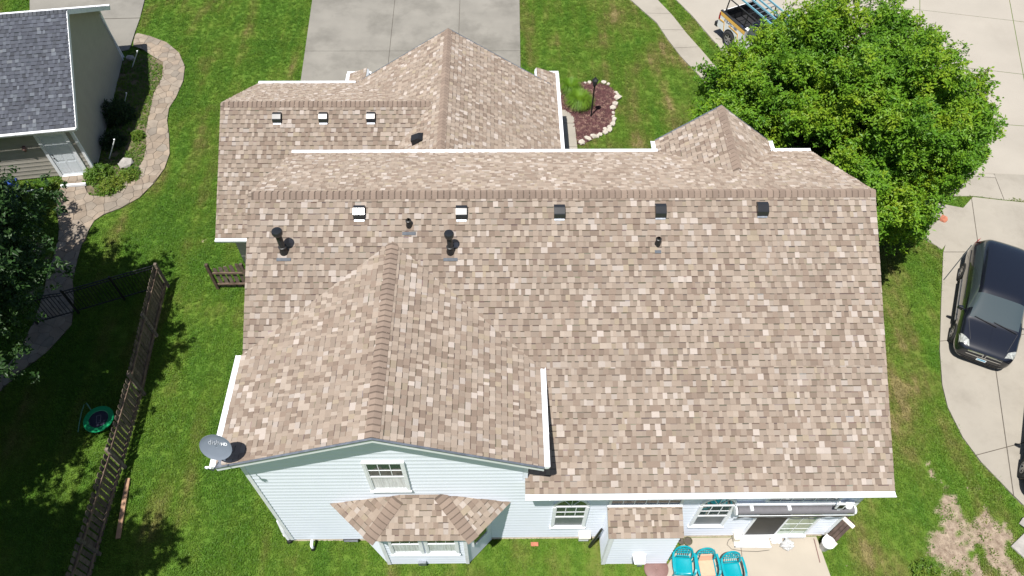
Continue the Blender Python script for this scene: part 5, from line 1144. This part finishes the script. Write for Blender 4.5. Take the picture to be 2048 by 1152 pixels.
def people_carrier(loc, rz, label, plate=True, name='minivan'):
    r = empty(name, loc, rz, label, 'minivan' if plate else 'car')
    # x: 0 = front bumper, grows to the rear; y across
    H_ = lambda w_, zb, zr, top, edge=.04: ring(w_, zb, zr, top-.18, top-edge-.03, w_*.84, top-.012, top)
    st = [(0.0, H_(.60, .30, .36, .70)), (.03, H_(.80, .22, .34, .79)), (.16, H_(.93, .19, .33, .89)), (.5, H_(.985, .19, .33, .985)), (.8, H_(.985, .19, .33, 1.05)), (1.06, H_(.995, .19, .33, 1.115)),
          (1.14, ring(1.0, .19, .33, .98, 1.10, .84, 1.13, 1.14)), (1.45, ring(1.0, .19, .33, 1.0, 1.13, .80, 1.29, 1.34)), (2.14, ring(1.0, .19, .33, 1.01, 1.14, .78, 1.61, 1.66)), (2.28, ring(1.0, .19, .33, 1.02, 1.14, .79, 1.665, 1.71)), (3.0, ring(1.0, .19, .33, 1.03, 1.15, .80, 1.715, 1.765)), (4.0, ring(1.0, .19, .33, 1.04, 1.16, .79, 1.70, 1.75)), (4.72, ring(.99, .20, .34, 1.04, 1.16, .76, 1.65, 1.69)), (4.9, ring(.97, .22, .35, 1.03, 1.15, .66, 1.5, 1.56)), (5.08, ring(.93, .3, .4, .98, 1.05, .72, 1.14, 1.18)), (5.14, ring(.86, .38, .45, .8, .88, .66, .95, .97))]
    def rule(i, k):
        if 6 <= i <= 7 and k in (6, 7): return 1
        if 7 <= i <= 11 and k == 5: return 2
        if i == 13 and k in (6, 7): return 3
        return 0
    vb_ = vehicle_body('body', r, st, None, rule, [MT['carblack'], MT['carglass'], MT['carglass'], MT['carglass']])
    from mathutils.bvhtree import BVHTree
    vv = [v.co.copy() for v in vb_['body'].data.vertices]; bv = BVHTree.FromPolygons(vv, [list(p.vertices) for p in vb_['body'].data.polygons])
    def drape(nm, m2, quads, front=False, off=.008, nu=8, nv=4):
        mb = MB()
        for A, B, C, D in quads:
            g = []
            for j in range(nv+1):
                row = []
                for i in range(nu+1):
                    u, v = i/nu, j/nv; a = (A[0]*(1-u)+B[0]*u)*(1-v)+(D[0]*(1-u)+C[0]*u)*v; b = (A[1]*(1-u)+B[1]*u)*(1-v)+(D[1]*(1-u)+C[1]*u)*v
                    o_, d_ = (Vector((-1, a, b)), Vector((1, 0, 0))) if front else (Vector((a, b, 3)), Vector((0, 0, -1)))
                    h = bv.ray_cast(o_, d_); row.append((h[0]-d_*off) if h[0] is not None else None)
                g.append(row)
            for j in range(nv):
                for i in range(nu):
                    q_ = [g[j][i], g[j][i+1], g[j+1][i+1], g[j+1][i]]
                    if all(p is not None for p in q_): mb.face(q_)
        if mb.f: mb.build(nm, m2, r)
    for x in (.93, 4.02):
        for s in (-1, 1): arch_(r, x, s*.962, .34); wheel(r, x, s*.905, .34)
    for s in (-1, 1):
        mirror(r, 1.5, s*.96)
        drape('headlight', MT['lamp'], [((.10, s*.58), (.20, s*.90), (.52, s*.955), (.30, s*.64))], off=.012)
        mb = MB(); mb.bar((2.1, s*.985, .95), (4.6, s*.985, .97), .02, .03); mb.build('door_trim', MT['plastic'], r); mb = MB(); mb.bar((1.45, s*.995, .42), (3.5, s*.995, .42), .03, .05); mb.build('sill_trim', MT['alloy'], r)
        drape('bonnet_seam', MT['plastic'], [((.34, s*.60), (1.08, s*.80), (1.08, s*.815), (.34, s*.615))], off=.005, nu=12, nv=1)
        mb = MB(); mb.hexa([(5.0, s*.9, .95), (5.14, s*.8, .95), (5.12, s*.8, 1.25), (4.96, s*.88, 1.25)], [(4.9, s*.93, .95), (5.0, s*.93, .95), (4.95, s*.91, 1.25), (4.88, s*.9, 1.25)]); mb.build('tail_light', MT['red'], r)
    # grille with two chrome bars and centre bars (cross-hair)
    drape('grille', MT['plastic'], [((-.54, .54), (.54, .54), (.58, .78), (-.58, .78))], True, .006, 14)
    drape('chrome_bar', MT['chrome'], [((-.56, .705), (-.05, .72), (-.05, .765), (-.58, .755)), ((.05, .72), (.56, .705), (.58, .755), (.05, .765)), ((-.56, .57), (.56, .57), (.58, .61), (-.58, .61)), ((-.06, .57), (-.035, .57), (-.035, .75), (-.06, .75)), ((.035, .57), (.06, .57), (.06, .75), (.035, .75))], True, .018, 10, 2)
    drape('bumper_lip', MT['plastic'], [((-.85, .36), (.85, .36), (.88, .39), (-.88, .39)), ((-.6, .24), (.6, .24), (.62, .31), (-.62, .31))], True, .012, 16, 1)
    mb = MB(); mb.bar((1.07, -.1, 1.155), (1.20, .66, 1.20), .025, .02); mb.bar((1.07, -.76, 1.155), (1.2, .02, 1.20), .025, .02); mb.build('wiper', MT['plastic'], r)
    drape('bonnet_crease', MT['carblack'], [((.3, -.006), (1.0, -.006), (1.0, .006), (.3, .006))], off=.006, nu=8, nv=1)
    if plate:
        drape('number_plate', MT['plate'], [((-.16, .41), (.16, .41), (.16, .535), (-.16, .535))], True, .022, 4, 2)
        drape('plate_print', MT['plateb'], [((-.13, .455), (.13, .455), (.13, .51), (-.13, .51))], True, .026, 4, 1)
    else:
        pass
    return r
# front bumper centre and heading from the survey; local +x runs to the rear
hd = math.radians(90-26); fc = Vector((16.23, 13.03, 0))
pv_ = people_carrier((fc.x, fc.y, .035), hd, 'black minivan parked on the side driveway near the big tree'); pv_.scale = (.965, .965, .965)
f2 = Vector((16.62, 7.95, .035)); people_carrier(f2, math.radians(90-27), 'black car at the right edge, only its front wheel side showing', plate=False, name='parked_car')

def pickup(loc, rz):
    r = empty('pickup_truck', loc, rz, 'white pickup truck with yellow stripe under the tree by the kerb', 'pickup truck')
    W2 = .98
    mb = MB()                                         # local x: 0 rear bumper -> forward ; bed 0.15..1.95
    def side(s):
        pts = [(.12, .55), (.12, 1.18), (.16, 1.36), (2.0, 1.36), (2.0, .5), (1.62, .5)]
        arc = [(1.12+.44*math.cos(a), .42+.46*math.sin(a)) for a in [math.radians(10+20*i) for i in range(9)]]
        pl_ = [(.12, .55), (.12, 1.18), (.15, 1.36), (2.02, 1.36), (2.02, .45)]+arc
        mb.prism([Vector((x, s*W2, z)) for x, z in (pl_ if s < 0 else pl_)], Vector((0, -s*.09, 0)))
    side(1); side(-1); mb.box(.12, -.9, .62, .17, .9, 1.33); mb.box(1.94, -.9, .62, 2.0, .9, 1.36); mb.build('bed_side', MT['truckw'], r)
    mb = MB(); mb.box(.17, -.89, .66, 1.94, .89, .70); [mb.box(.175, s_*.888-.005, .70, 1.935, s_*.888+.005, 1.37) for s_ in (-1, 1)]; mb.box(.17, -.885, .70, .18, .885, 1.34); mb.box(1.925, -.885, .70, 1.938, .885, 1.37); mb.build('bed_liner', MT['plastic'], r)
    for s in (-1, 1):
        mb = MB(); mb.box(.12, s*.93-.06, 1.362, 2.02, s*.93+.06, 1.39); mb.build('bed_rail', MT['plastic'], r)
        mb = MB(); mb.hexa([(.2, s*.99, 1.19), (2.02, s*.99, 1.19), (2.02, s*.982, 1.19), (.2, s*.982, 1.19)], [(.13, s*.99, 1.355), (2.02, s*.99, 1.355), (2.02, s*.982, 1.355), (.13, s*.982, 1.355)])
        mb.bar((.2, s*.99, .95), (.55, s*.99, .98), .008, .07); mb.bar((.55, s*.99, .98), (.66, s*.99, .56), .008, .05, (0, 0, 1)); mb.bar((.9, s*.99, 1.0), (1.6, s*.99, .98), .008, .06); mb.bar((1.6, s*.99, .98), (1.72, s*.99, .5), .008, .06); mb.build('yellow_stripe', MT['yellow'], r)
        mb = MB(); mb.box(.10, s*.93-.06, .92, .2, s*.93+.062, 1.27); mb.build('tail_light', MT['red'], r)
        mb = MB(); mb.lathe([(.001, 0), (.45, 0), (.45, -.2)], 28, o=(1.12, s*.975, .42), X=(1, 0, 0), Y=(0, 0, 1), Z=(0, s, 0)); mb.build('wheel_arch', MT['plastic'], r)
        for x in (1.12, 4.7): wheel(r, x, s*.90, .39, .27, 6)
        mb = MB(); mb.tube([(.35, s*.88, 1.38), (.35, s*.8, 2.05)], .03, 8); mb.tube([(1.75, s*.88, 1.38), (1.75, s*.8, 2.05)], .03, 8); mb.build('rack_post', MT['black'], r)
        mb = MB(); mb.tube([(.25, s*.8, 2.05), (3.6, s*.8, 2.08)], .028, 8); mb.build('rack_rail', MT['black'], r)
    mb = MB(); [mb.tube([(x, -.8, 2.05), (x, .8, 2.05)], .025, 8) for x in (.35, 1.75, 3.3)]; mb.build('rack_crossbar', MT['black'], r)
    mb = MB(); mb.box(-.08, -.98, .5, .12, .98, .68); mb.hexa([(-.08, -.98, .46), (-.08, .98, .46), (.1, .98, .46), (.1, -.98, .46)], [(-.08, -.98, .5), (-.08, .98, .5), (.1, .98, .5), (.1, -.98, .5)]); mb.build('rear_bumper', MT['plastic'], r)
    text_on(r, '618-476-1480', .17, MT['ink'], (1.0, -.988, 1.1), (1, 0, 0), (0, -1, 0), ext=.002); text_on(r, '618-476-1480', .17, MT['ink'], (1.0, .988, 1.1), (-1, 0, 0), (0, 1, 0), ext=.002)
    H_ = lambda w_, top: ring(w_, .3, .45, top-.2, top-.06, w_*.86, top-.012, top)
    st = [(2.03, ring(.97, .35, .5, 1.1, 1.3, .75, 1.78, 1.85)), (2.1, ring(.98, .35, .5, 1.1, 1.3, .76, 1.82, 1.9)), (3.0, ring(.98, .35, .5, 1.1, 1.3, .76, 1.85, 1.93)), (3.7, ring(.98, .35, .5, 1.1, 1.28, .74, 1.8, 1.88)), (4.25, ring(.98, .35, .5, 1.08, 1.25, .84, 1.3, 1.33)), (4.4, H_(.97, 1.25)), (5.4, H_(.96, 1.18)), (5.65, H_(.9, 1.05)), (5.72, H_(.8, .9))]
    def rule(i, k):
        if i == 3 and k in (6, 7): return 1
        if i in (0, 1, 2, 3) and k in (4, 5): return 2
        if i <= 2 and k in (6, 7): return 3
        return 0
    names_[3] = 'cab_roof'
    vehicle_body('cab', r, st, None, rule, [MT['truckw'], MT['carglass'], MT['carglass'], MT['carblack']])
    mb = MB(); mb.box(2.0, -.68, 1.33, 2.04, .68, 1.72); mb.build('rear_window', MT['carglass'], r)
    return r
tk0, tk1 = G(1443, 17, 1.4), G(1515, 80, 1.4); tdir = (tk1-tk0).to_2d().normalized(); tperp = Vector((-tdir.y, tdir.x))
torig = tk0.to_2d()-tdir*.13+tperp*.98; trz = math.atan2(tdir.y, tdir.x)
tk = pickup((torig.x, torig.y, -.07), trz)
def on_truck(x, y, z): p = torig+tdir*x+tperp*y; return Vector((p.x, p.y, z-.07))
def ladder(x0, y0, x1, y1, z, wd, m_, label):
    e = empty('ladder', on_truck(x0, y0, z), trz, label, 'ladder', 'ladders carried on the truck rack'); Ln = x1-x0
    for s in (0, 1): mb = MB(); mb.box(0, s*wd-.02, 0, Ln, s*wd+.02, .08); mb.build('ladder_rail', m_, e)
    k = 0
    while .15+.3*k < Ln: mb = MB(); mb.tube([(.15+.3*k, 0, .04), (.15+.3*k, wd, .04)], .018, 6); mb.build('rung', MT['alloy'], e); k += 1
ladder(.3, -.42, 3.9, -.42, 2.09, .42, MT['blue'], 'pale blue ladder on the rack nearest the pavement side'); ladder(.2, .3, 3.6, .3, 2.09, .4, MT['blue'], 'brighter blue ladder on the rack nearest the street side')
p = on_truck(1.1, -.45, .80); crumple('tool_bag', p, (.22, .18, .16), MT['blueb'], 'blue tool bag lying in the truck bed', 'bag', 7)
p = on_truck(1.55, -.35, .85); wbx = empty('storage_crate', p, trz+.3, 'white crate near the cab in the truck bed', 'crate'); mb = MB(); mb.box(-.16, -.2, -.12, .16, .2, .12); mb.build('crate_body', MT['truckw'], wbx, bevel=.02); mb = MB(); mb.box(-.13, -.17, .121, .13, .17, .132); mb.build('crate_lid', MT['plate'], wbx)

# ================================================================== SMALL THINGS AROUND THE NEIGHBOUR GARAGE
for i, (a, b, lab) in enumerate((((275, 103), (264, 135), 'slim white stake at the far end of the neighbour bed'), ((253, 187), (249, 205), 'slim white stake halfway along the neighbour bed'), ((229, 280), (218, 318), 'slim white stake near the grey rock in the bed'))):
    p = G(*b); q_ = WY(a[0], a[1], p.y); e = empty('garden_stake', p, 0, lab, 'stake', 'white stakes in the bed along the neighbour garage'); h = min(1.2, q_.z); mb = MB(); mb.tube([(0, 0, 0), (q_.x-p.x, 0, h)], .02, 8); mb.build('pipe', MT['white'], e); mb = MB(); mb.lathe([(.03, 0), (.035, .04), (.001, .06)], 10, o=(q_.x-p.x, 0, h)); mb.build('stake_cap', MT['white'], e)
p = G(254, 330); tag(rock('rock', (p.x, p.y, .1), .38, MT['greyrock'], None, .5, 41), 'flat grey rock in the planting beside the stamped path', 'rock')
p = G(262, 118); tag(rock('rock', (p.x, p.y, .06), .25, MT['greyrock'], None, .5, 43), 'grey rock in the shade near the driveway end of bed', 'rock')
st_e = empty('door_step', (0, 0, 0), kind='structure'); a, b = G(122, 372, .1), G(172, 368, .1); mb = MB(); mb.bar(a, b, .09, .1); mb.build('step_edge', MT['white'], st_e)
a, b = G(48, 383, .04), G(86, 377, .04); mb = MB(); mb.tube([a, b], .03, 8); tag(mb.build('white_pipe', MT['white']), 'white pipe lying in the shaded grass left of the door path', 'pipe')
p = G(30, 388); bb = empty('blue_bin', (p.x, p.y, 0), .3, 'blue plastic tub in the shade by the taupe wall', 'tub'); mb = MB(); mb.hexa([(-.22, -.22, 0), (.22, -.22, 0), (.22, .22, 0), (-.22, .22, 0)], [(-.28, -.28, .5), (.28, -.28, .5), (.28, .28, .5), (-.28, .28, .5)]); mb.build('tub_body', MT['blueb'], bb); mb = MB(); mb.box(-.3, -.3, .5, .3, .3, .54); mb.build('tub_lid', MT['blueb'], bb)
p = G(1885, 441); tag(rock('rock', (p.x, p.y, .08), .2, MT['brick'], None, .8, 47), 'reddish rock at the lawn edge under the big tree', 'rock')
p = G(2045, 1048); tag(rock('rock', (p.x+.15, p.y, .08), .3, MT['greyrock'], None, .4, 51), 'flat grey rock at the right edge by the bare soil', 'rock')
p = G(2043, 1096); o = empty('paving_stone', (p.x+.15, p.y, 0), .6, 'brownish square paver at the right edge below the rock', 'paver'); mb = MB(); mb.box(-.35, -.3, -.02, .35, .3, .06); mb.build('paver_block', MT['greyrock'], o, bevel=.01)

# ================================================================== VEGETATION
# leaf sprays
def spray(n, l_, w_, spread, m=0):
    mb = MB()
    for i in range(n):
        d = rvec(); d.z = d.z*.5+.12; d.normalize(); o = rvec()*spread*R.random(); o.z *= .6; nn = Vector((R.uniform(-.6, .6), R.uniform(-.6, .6), 1)); leaf(mb, o, d, nn, l_*R.uniform(.7, 1.2), w_*R.uniform(.7, 1.2), m)
    return mb
SPR = [spray(13, .115, .062, .15) for _ in range(6)]
def crown(name, c, rad, nb, per, parent, mats, boughr=.75, seed=1, low=-.55, sprays=SPR, hole=.0, sz=(.8, 1.3), inner=.35, avoid=None):
    rg = np.random.default_rng(seed); pts = []; bough = []
    c = np.array(c); rad = np.array(rad)
    k = 0
    while k < nb:
        d = rg.normal(size=3); d /= np.linalg.norm(d)
        if d[2] < low: continue
        lump = .86+.14*math.sin(d[0]*5+seed)*math.sin(d[1]*6+1.7*seed)+.10*math.sin(d[2]*9+d[0]*4)
        rr = lump*(rg.uniform(.80, 1.04) if rg.random() > inner else rg.uniform(.35, .8))
        b = c+d*rad*rr; k += 1
        if avoid and avoid(b): continue
        bough.append((b, d))
        m_ = int(per*rg.uniform(.6, 1.3)); ax = d.copy(); ax[2] += .35; ax /= np.linalg.norm(ax)
        q_ = rg.normal(size=(m_, 3))*.36; q_ = q_[np.linalg.norm(q_, axis=1) < .85]; q_ *= boughr*rg.uniform(.7, 1.2)
        al = q_@ax; q_ = q_+np.outer(al*.75, ax)
        q_[:, 2] *= .75
        pts.append(b+q_)
    pts = np.concatenate(pts); n = len(pts)
    if avoid: pts = np.array([p for p in pts if not avoid(p)]); n = len(pts)
    rots = np.stack([rg.normal(0, .45, n), rg.normal(0, .45, n), rg.uniform(0, 6.28, n)], 1)
    o = scatter(name, sprays, pts, rots, rg.uniform(*sz, n), mats, parent, 'stuff')
    return bough
def trunk(parent, base, bough, top, r0, nlimb=26, seed=3):
    rr = random.Random(seed); base = Vector(base); top = Vector(top); mb = MB(); pts = []; n = 7
    for i in range(n+1): t = i/n; p = base.lerp(top, t)+Vector((rr.uniform(-.08, .08), rr.uniform(-.08, .08), 0))*(t > 0); pts.append(p)
    mb.tube(pts, [r0*(1-.75*i/n)+(.06 if i == 0 else 0) for i in range(n+1)], 10); mb.build('trunk', MT['bark'], parent, smooth=True)
    mb = MB()
    for b, d in rr.sample(bough, min(nlimb, len(bough))):
        b = Vector(b); t = rr.uniform(.25, .9); s = base.lerp(top, t); m1 = s.lerp(b, .5)+Vector((0, 0, .12*(b-s).length)); mb.tube([s, m1, b], [r0*.4*(1-t*.5), r0*.2, .015], 6)
        for _ in range(3): e = b+rvec()*.35; mb.tube([m1.lerp(b, rr.uniform(.3, .9)), e], [.025, .008], 5)
    mb.build('branches', MT['bark'], parent, smooth=True)
CROWN_OUT = [(1375, 215), (1368, 165), (1395, 125), (1440, 92), (1475, 84), (1505, 60), (1545, 32), (1560, -70), (1790, -90), (1805, 15), (1845, 40), (1905, 95), (1965, 150), (2006, 215), (2008, 245), (1975, 300), (1940, 345), (1895, 395), (1865, 430), (1872, 468), (1838, 500), (1790, 548), (1700, 560), (1450, 340), (1370, 250)]
def project(p):
    d = Vector(p)-Vector((0, 0, CAM_H)); D = d.dot(cF); return CX+FPX*d.dot(cR)/D, CY-FPX*d.dot(cU)/D
def crown_avoid(p):
    if house_avoid(p): return True
    a, b = project(p); q_ = np.array([a+R.gauss(0, 9)]), np.array([b+R.gauss(0, 9)]); return not inpoly(q_[0], q_[1], CROWN_OUT)[0]
def house_avoid(p): return (p[0] < 10.15 and p[1] < 17.75 and p[2] < 8.5) or (p[0] < 9.0 and p[1] < 18.6) or p[2] < .6
bt1 = empty('broadleaf_tree', (11.95, 20.0, 0), 0, 'large bright green tree beside the house and street', 'tree')
bg_ = crown('crown', (0, 0, 4.6), (5.5, 5.3, 3.6), 560, 90, bt1, MT['leafA'], seed=4, boughr=.8, avoid=lambda p: crown_avoid((p[0]+11.95, p[1]+20.0, p[2])), low=-.8)
trunk(bt1, (0, 0, 0), bg_, (0, 0, 5.5), .24, 40)
t2 = empty('shade_tree', (-18.2, 12.1, 0), 0, 'dark green tree at the left edge beside the metal gate', 'tree')
SPRB = [spray(12, .13, .075, .16) for _ in range(4)]
bg_ = crown('crown', (0, 0, 5.9), (5.5, 5.5, 3.1), 560, 72, t2, MT['leafB'], seed=9, boughr=.9, sprays=SPRB, low=-.75)
trunk(t2, (0, 0, 0), bg_, (0, 0, 7), .26, 30)
t3 = empty('shade_tree', (-15.4, 3.5, 0), 0, 'tall tree outside the left edge that shades the lower lawn', 'tree')
bg_ = crown('crown', (0, 0, 8.2), (4.2, 2.7, 2.4), 190, 60, t3, MT['leafB'], seed=12, boughr=.9, sprays=SPRB, low=-.75)
trunk(t3, (0, 0, 0), bg_, (0, 0, 9), .26, 30)
t4 = empty('shade_tree', (-20.5, 18.2, 0), 0, 'dark leafy tree at the left edge in front of the taupe garage', 'tree')
bg_ = crown('crown', (0, 0, 3.4), (2.9, 2.3, 2.1), 100, 55, t4, MT['leafB'], seed=15, boughr=.8, sprays=SPRB, low=-.75)
trunk(t4, (0, 0, 0), bg_, (0, 0, 4), .14, 18)
def shrub(px, py, r_, h, lab, m_='leafC', n=500, name='shrub', seed=2):
    p = G(px, py); e = empty(name, p, 0, lab, 'shrub'); rg = np.random.default_rng(seed); d = rg.normal(size=(n, 3)); d /= np.linalg.norm(d, axis=1)[:, None]; d[:, 2] = np.abs(d[:, 2]); q_ = d*rg.uniform(.45, 1.05, (n, 1))*np.array([r_, r_, h])
    SP = [spray(9, .07, .04, .07) for _ in range(3)]; scatter('foliage', SP, q_, np.stack([rg.normal(0, .5, n), rg.normal(0, .5, n), rg.uniform(0, 6.28, n)], 1), rg.uniform(.7, 1.2, n), MT[m_], e)
    mb = MB()
    for k in range(6): v = rvec(); mb.tube([(0, 0, 0), (v.x*r_*.6, v.y*r_*.6, h*.7)], [.02, .006], 5)
    mb.build('stems', MT['bark'], e)
shrub(238, 238, .75, .95, 'dark evergreen shrub against the taupe side wall', 'shrubd', 800, seed=3)
shrub(228, 288, .55, .6, 'low dark shrub in the shade near the grey rock', 'shrubd', 400, seed=4)
shrub(198, 352, .62, .42, 'yellow green shrub beside the white door step', 'leafC', 600, seed=5)
shrub(223, 375, .55, .32, 'bluish green low shrub at the bend of path', 'leafC', 450, seed=6)
shrub(262, 352, .45, .25, 'bright low plant between grey rock and path', 'leafC', 300, seed=7)
shrub(277, 275, .32, .3, 'small flowering plant at the shade edge of the bed', 'leafC', 200, seed=8)
shrub(1850, 1150, .42, .35, 'bright green weedy shrub at the bottom edge by the soil', 'leafC', 300, seed=9)
shrub(112, 372, .32, .28, 'bright green clump left of the white door', 'leafC', 260, seed=10)
# ground cover strips
def cover(name, poly, dens, m_, seed, s=(.6, 1.1)):
    rg = np.random.default_rng(seed); poly = [tuple(p) for p in poly]; x0, x1 = min(p[0] for p in poly), max(p[0] for p in poly); y0, y1 = min(p[1] for p in poly), max(p[1] for p in poly); n = int((x1-x0)*(y1-y0)*dens); x = rg.uniform(x0, x1, n); y = rg.uniform(y0, y1, n); k = inpoly(x, y, poly) & (vnoise(x, y, 1.9) > .28); x, y = x[k], y[k]; n = len(x)
    SP = [spray(8, .05, .035, .06) for _ in range(3)]; scatter(name, SP, np.stack([x, y, rg.uniform(.01, .08, n)], 1), np.stack([rg.normal(0, .3, n), rg.normal(0, .3, n), rg.uniform(0, 6.28, n)], 1), rg.uniform(*s, n), m_)
nbp = ccw(GP([(590, 300), (640, 250), (735, 275), (785, 300), (780, 370), (740, 450), (715, 560), (700, 640), (705, 700), (690, 770), (640, 840), (560, 910), (500, 945), (430, 940), (412, 900), (412, 840), (470, 815), (500, 700), (545, 480), (575, 340)], 2.4)); nbp = [tuple(p) for p in nbp]
nbs = MB(); nbs.prism([(a, b, .004) for a, b in nbp], (0, 0, -.06), 0, (.9, 1.0, .7)); nbb = empty('neighbour_bed', kind='structure'); nbs.build('bed_soil', mat('bed_soil', (.13, .105, .065), 1, var=.4, scale=5), nbb)
cover('ground_cover', nbp, 260, MT['leafC'], 21)
nb2 = [tuple(p) for p in ccw(GP([(280, 850), (300, 850), (292, 900), (275, 960), (275, 1020), (285, 1100), (281, 1152), (270, 1180), (250, 1250), (120, 1230), (150, 1130), (200, 1000), (230, 930)], 2.4))]
cover('ground_cover', nb2, 220, MT['leafC'], 22)

# ---- lawn grass: tufts of blades everywhere it grows
def tuft(n, r_, h):
    mb = MB()
    for i in range(n):
        a = R.uniform(0, 6.283); q_ = r_*math.sqrt(R.random()); b = Vector((q_*math.cos(a), q_*math.sin(a), 0)); a2 = R.uniform(0, 6.283); d = Vector((math.cos(a2), math.sin(a2), 0)); s = Vector((-d.y, d.x, 0)); hh = h*R.uniform(.55, 1.15); w_ = R.uniform(.006, .011); lean = R.uniform(.25, .95)*hh
        m1 = b+d*lean*.4+Vector((0, 0, hh*.7)); mb.face([b-s*w_, b+s*w_, m1+s*w_*.8, m1-s*w_*.8]); mb.face([m1-s*w_*.8, m1+s*w_*.8, b+d*lean*1.1+Vector((0, 0, hh*.95))])
    return mb
gm, N, L, P = new_mat('grass_blade'); g_ = N.new('ShaderNodeNewGeometry'); gc = grass_color(N, L, g_.outputs['Position'])
oi = N.new('ShaderNodeObjectInfo'); mr = N.new('ShaderNodeMapRange'); mr.inputs[3].default_value = .74; mr.inputs[4].default_value = 1.35; L.new(oi.outputs['Random'], mr.inputs[0])
vm = N.new('ShaderNodeVectorMath'); vm.operation = 'SCALE'; L.new(gc, vm.inputs[0]); L.new(mr.outputs[0], vm.inputs['Scale']); L.new(vm.outputs[0], P.inputs['Base Color']); P.inputs['Roughness'].default_value = .55; P.inputs['Specular IOR Level'].default_value = .3
tr_ = N.new('ShaderNodeBsdfTranslucent'); L.new(vm.outputs[0], tr_.inputs[0]); ms = N.new('ShaderNodeMixShader'); ms.inputs[0].default_value = .3; L.new(P.outputs[0], ms.inputs[1]); L.new(tr_.outputs[0], ms.inputs[2]); L.new(ms.outputs[0], N['Material Output'].inputs[0])
TF = [tuft(16, .10, .055) for _ in range(8)]
n = 320000; x = NR.uniform(-27, 29, n); y = NR.uniform(3.2, 38.9, n)
# only where the camera's field reaches, plus a margin
kf = np.abs(x) < 14.8+(y-5)*.45; x, y = x[kf], y[kf]
# nearer ground gets the full density, the far lawn thins out
kf = NR.random(len(x)) < np.clip(1.25-.022*(y-8), .6, 1); x, y = x[kf], y[kf]
off = np.zeros(len(x), bool)
for pl_ in KEEP_OFF: off |= inpoly(x, y, pl_)
off |= inpoly(x, y, nbp) & (vnoise(x, y, 2.3) < .7)
d_ = bed_dirt(x, y); off |= NR.random(len(x)) < d_*.93
x, y = x[~off], y[~off]; n = len(x)
scatter('lawn_grass', TF, np.stack([x, y, np.full(n, -.025)], 1), np.stack([np.zeros(n), np.zeros(n), NR.uniform(0, 6.28, n)], 1), NR.uniform(.7, 1.25, n)*(.8+.45*vnoise(x, y, .9)), gm)
pb = []
for k in range(5):
    m1 = MB(); r_ = .02
    m1.idx([(r_*R.uniform(.7, 1.2), 0, 0), (0, r_*R.uniform(.7, 1.2), 0), (-r_*R.uniform(.7, 1.2), 0, 0), (0, -r_*R.uniform(.7, 1.2), 0), (R.uniform(-.3, .3)*r_, 0, r_*R.uniform(.5, .9))], [(0, 1, 4), (1, 2, 4), (2, 3, 4), (3, 0, 4)]); pb.append(m1)
px_ = NR.uniform(9.5, 19, 30000); py_ = NR.uniform(4.5, 12, 30000); kf = NR.random(30000) < bed_dirt(px_, py_)*.8; px_, py_ = px_[kf], py_[kf]
kf = np.ones(len(px_), bool)
for pl_ in KEEP_OFF: kf &= ~inpoly(px_, py_, pl_)
px_, py_ = px_[kf], py_[kf]; m = len(px_)
scatter('gravel', pb, np.stack([px_, py_, np.full(m, -.03)], 1), np.stack([np.zeros(m), np.zeros(m), NR.uniform(0, 6.28, m)], 1), NR.uniform(.3, 1.6, m)**1.3, mat('soil_clods', (.25, .195, .145), .95, var=.3, scale=3, world=True))
print('pieces', npc, 'tufts', n)
bpy.context.view_layer.update()
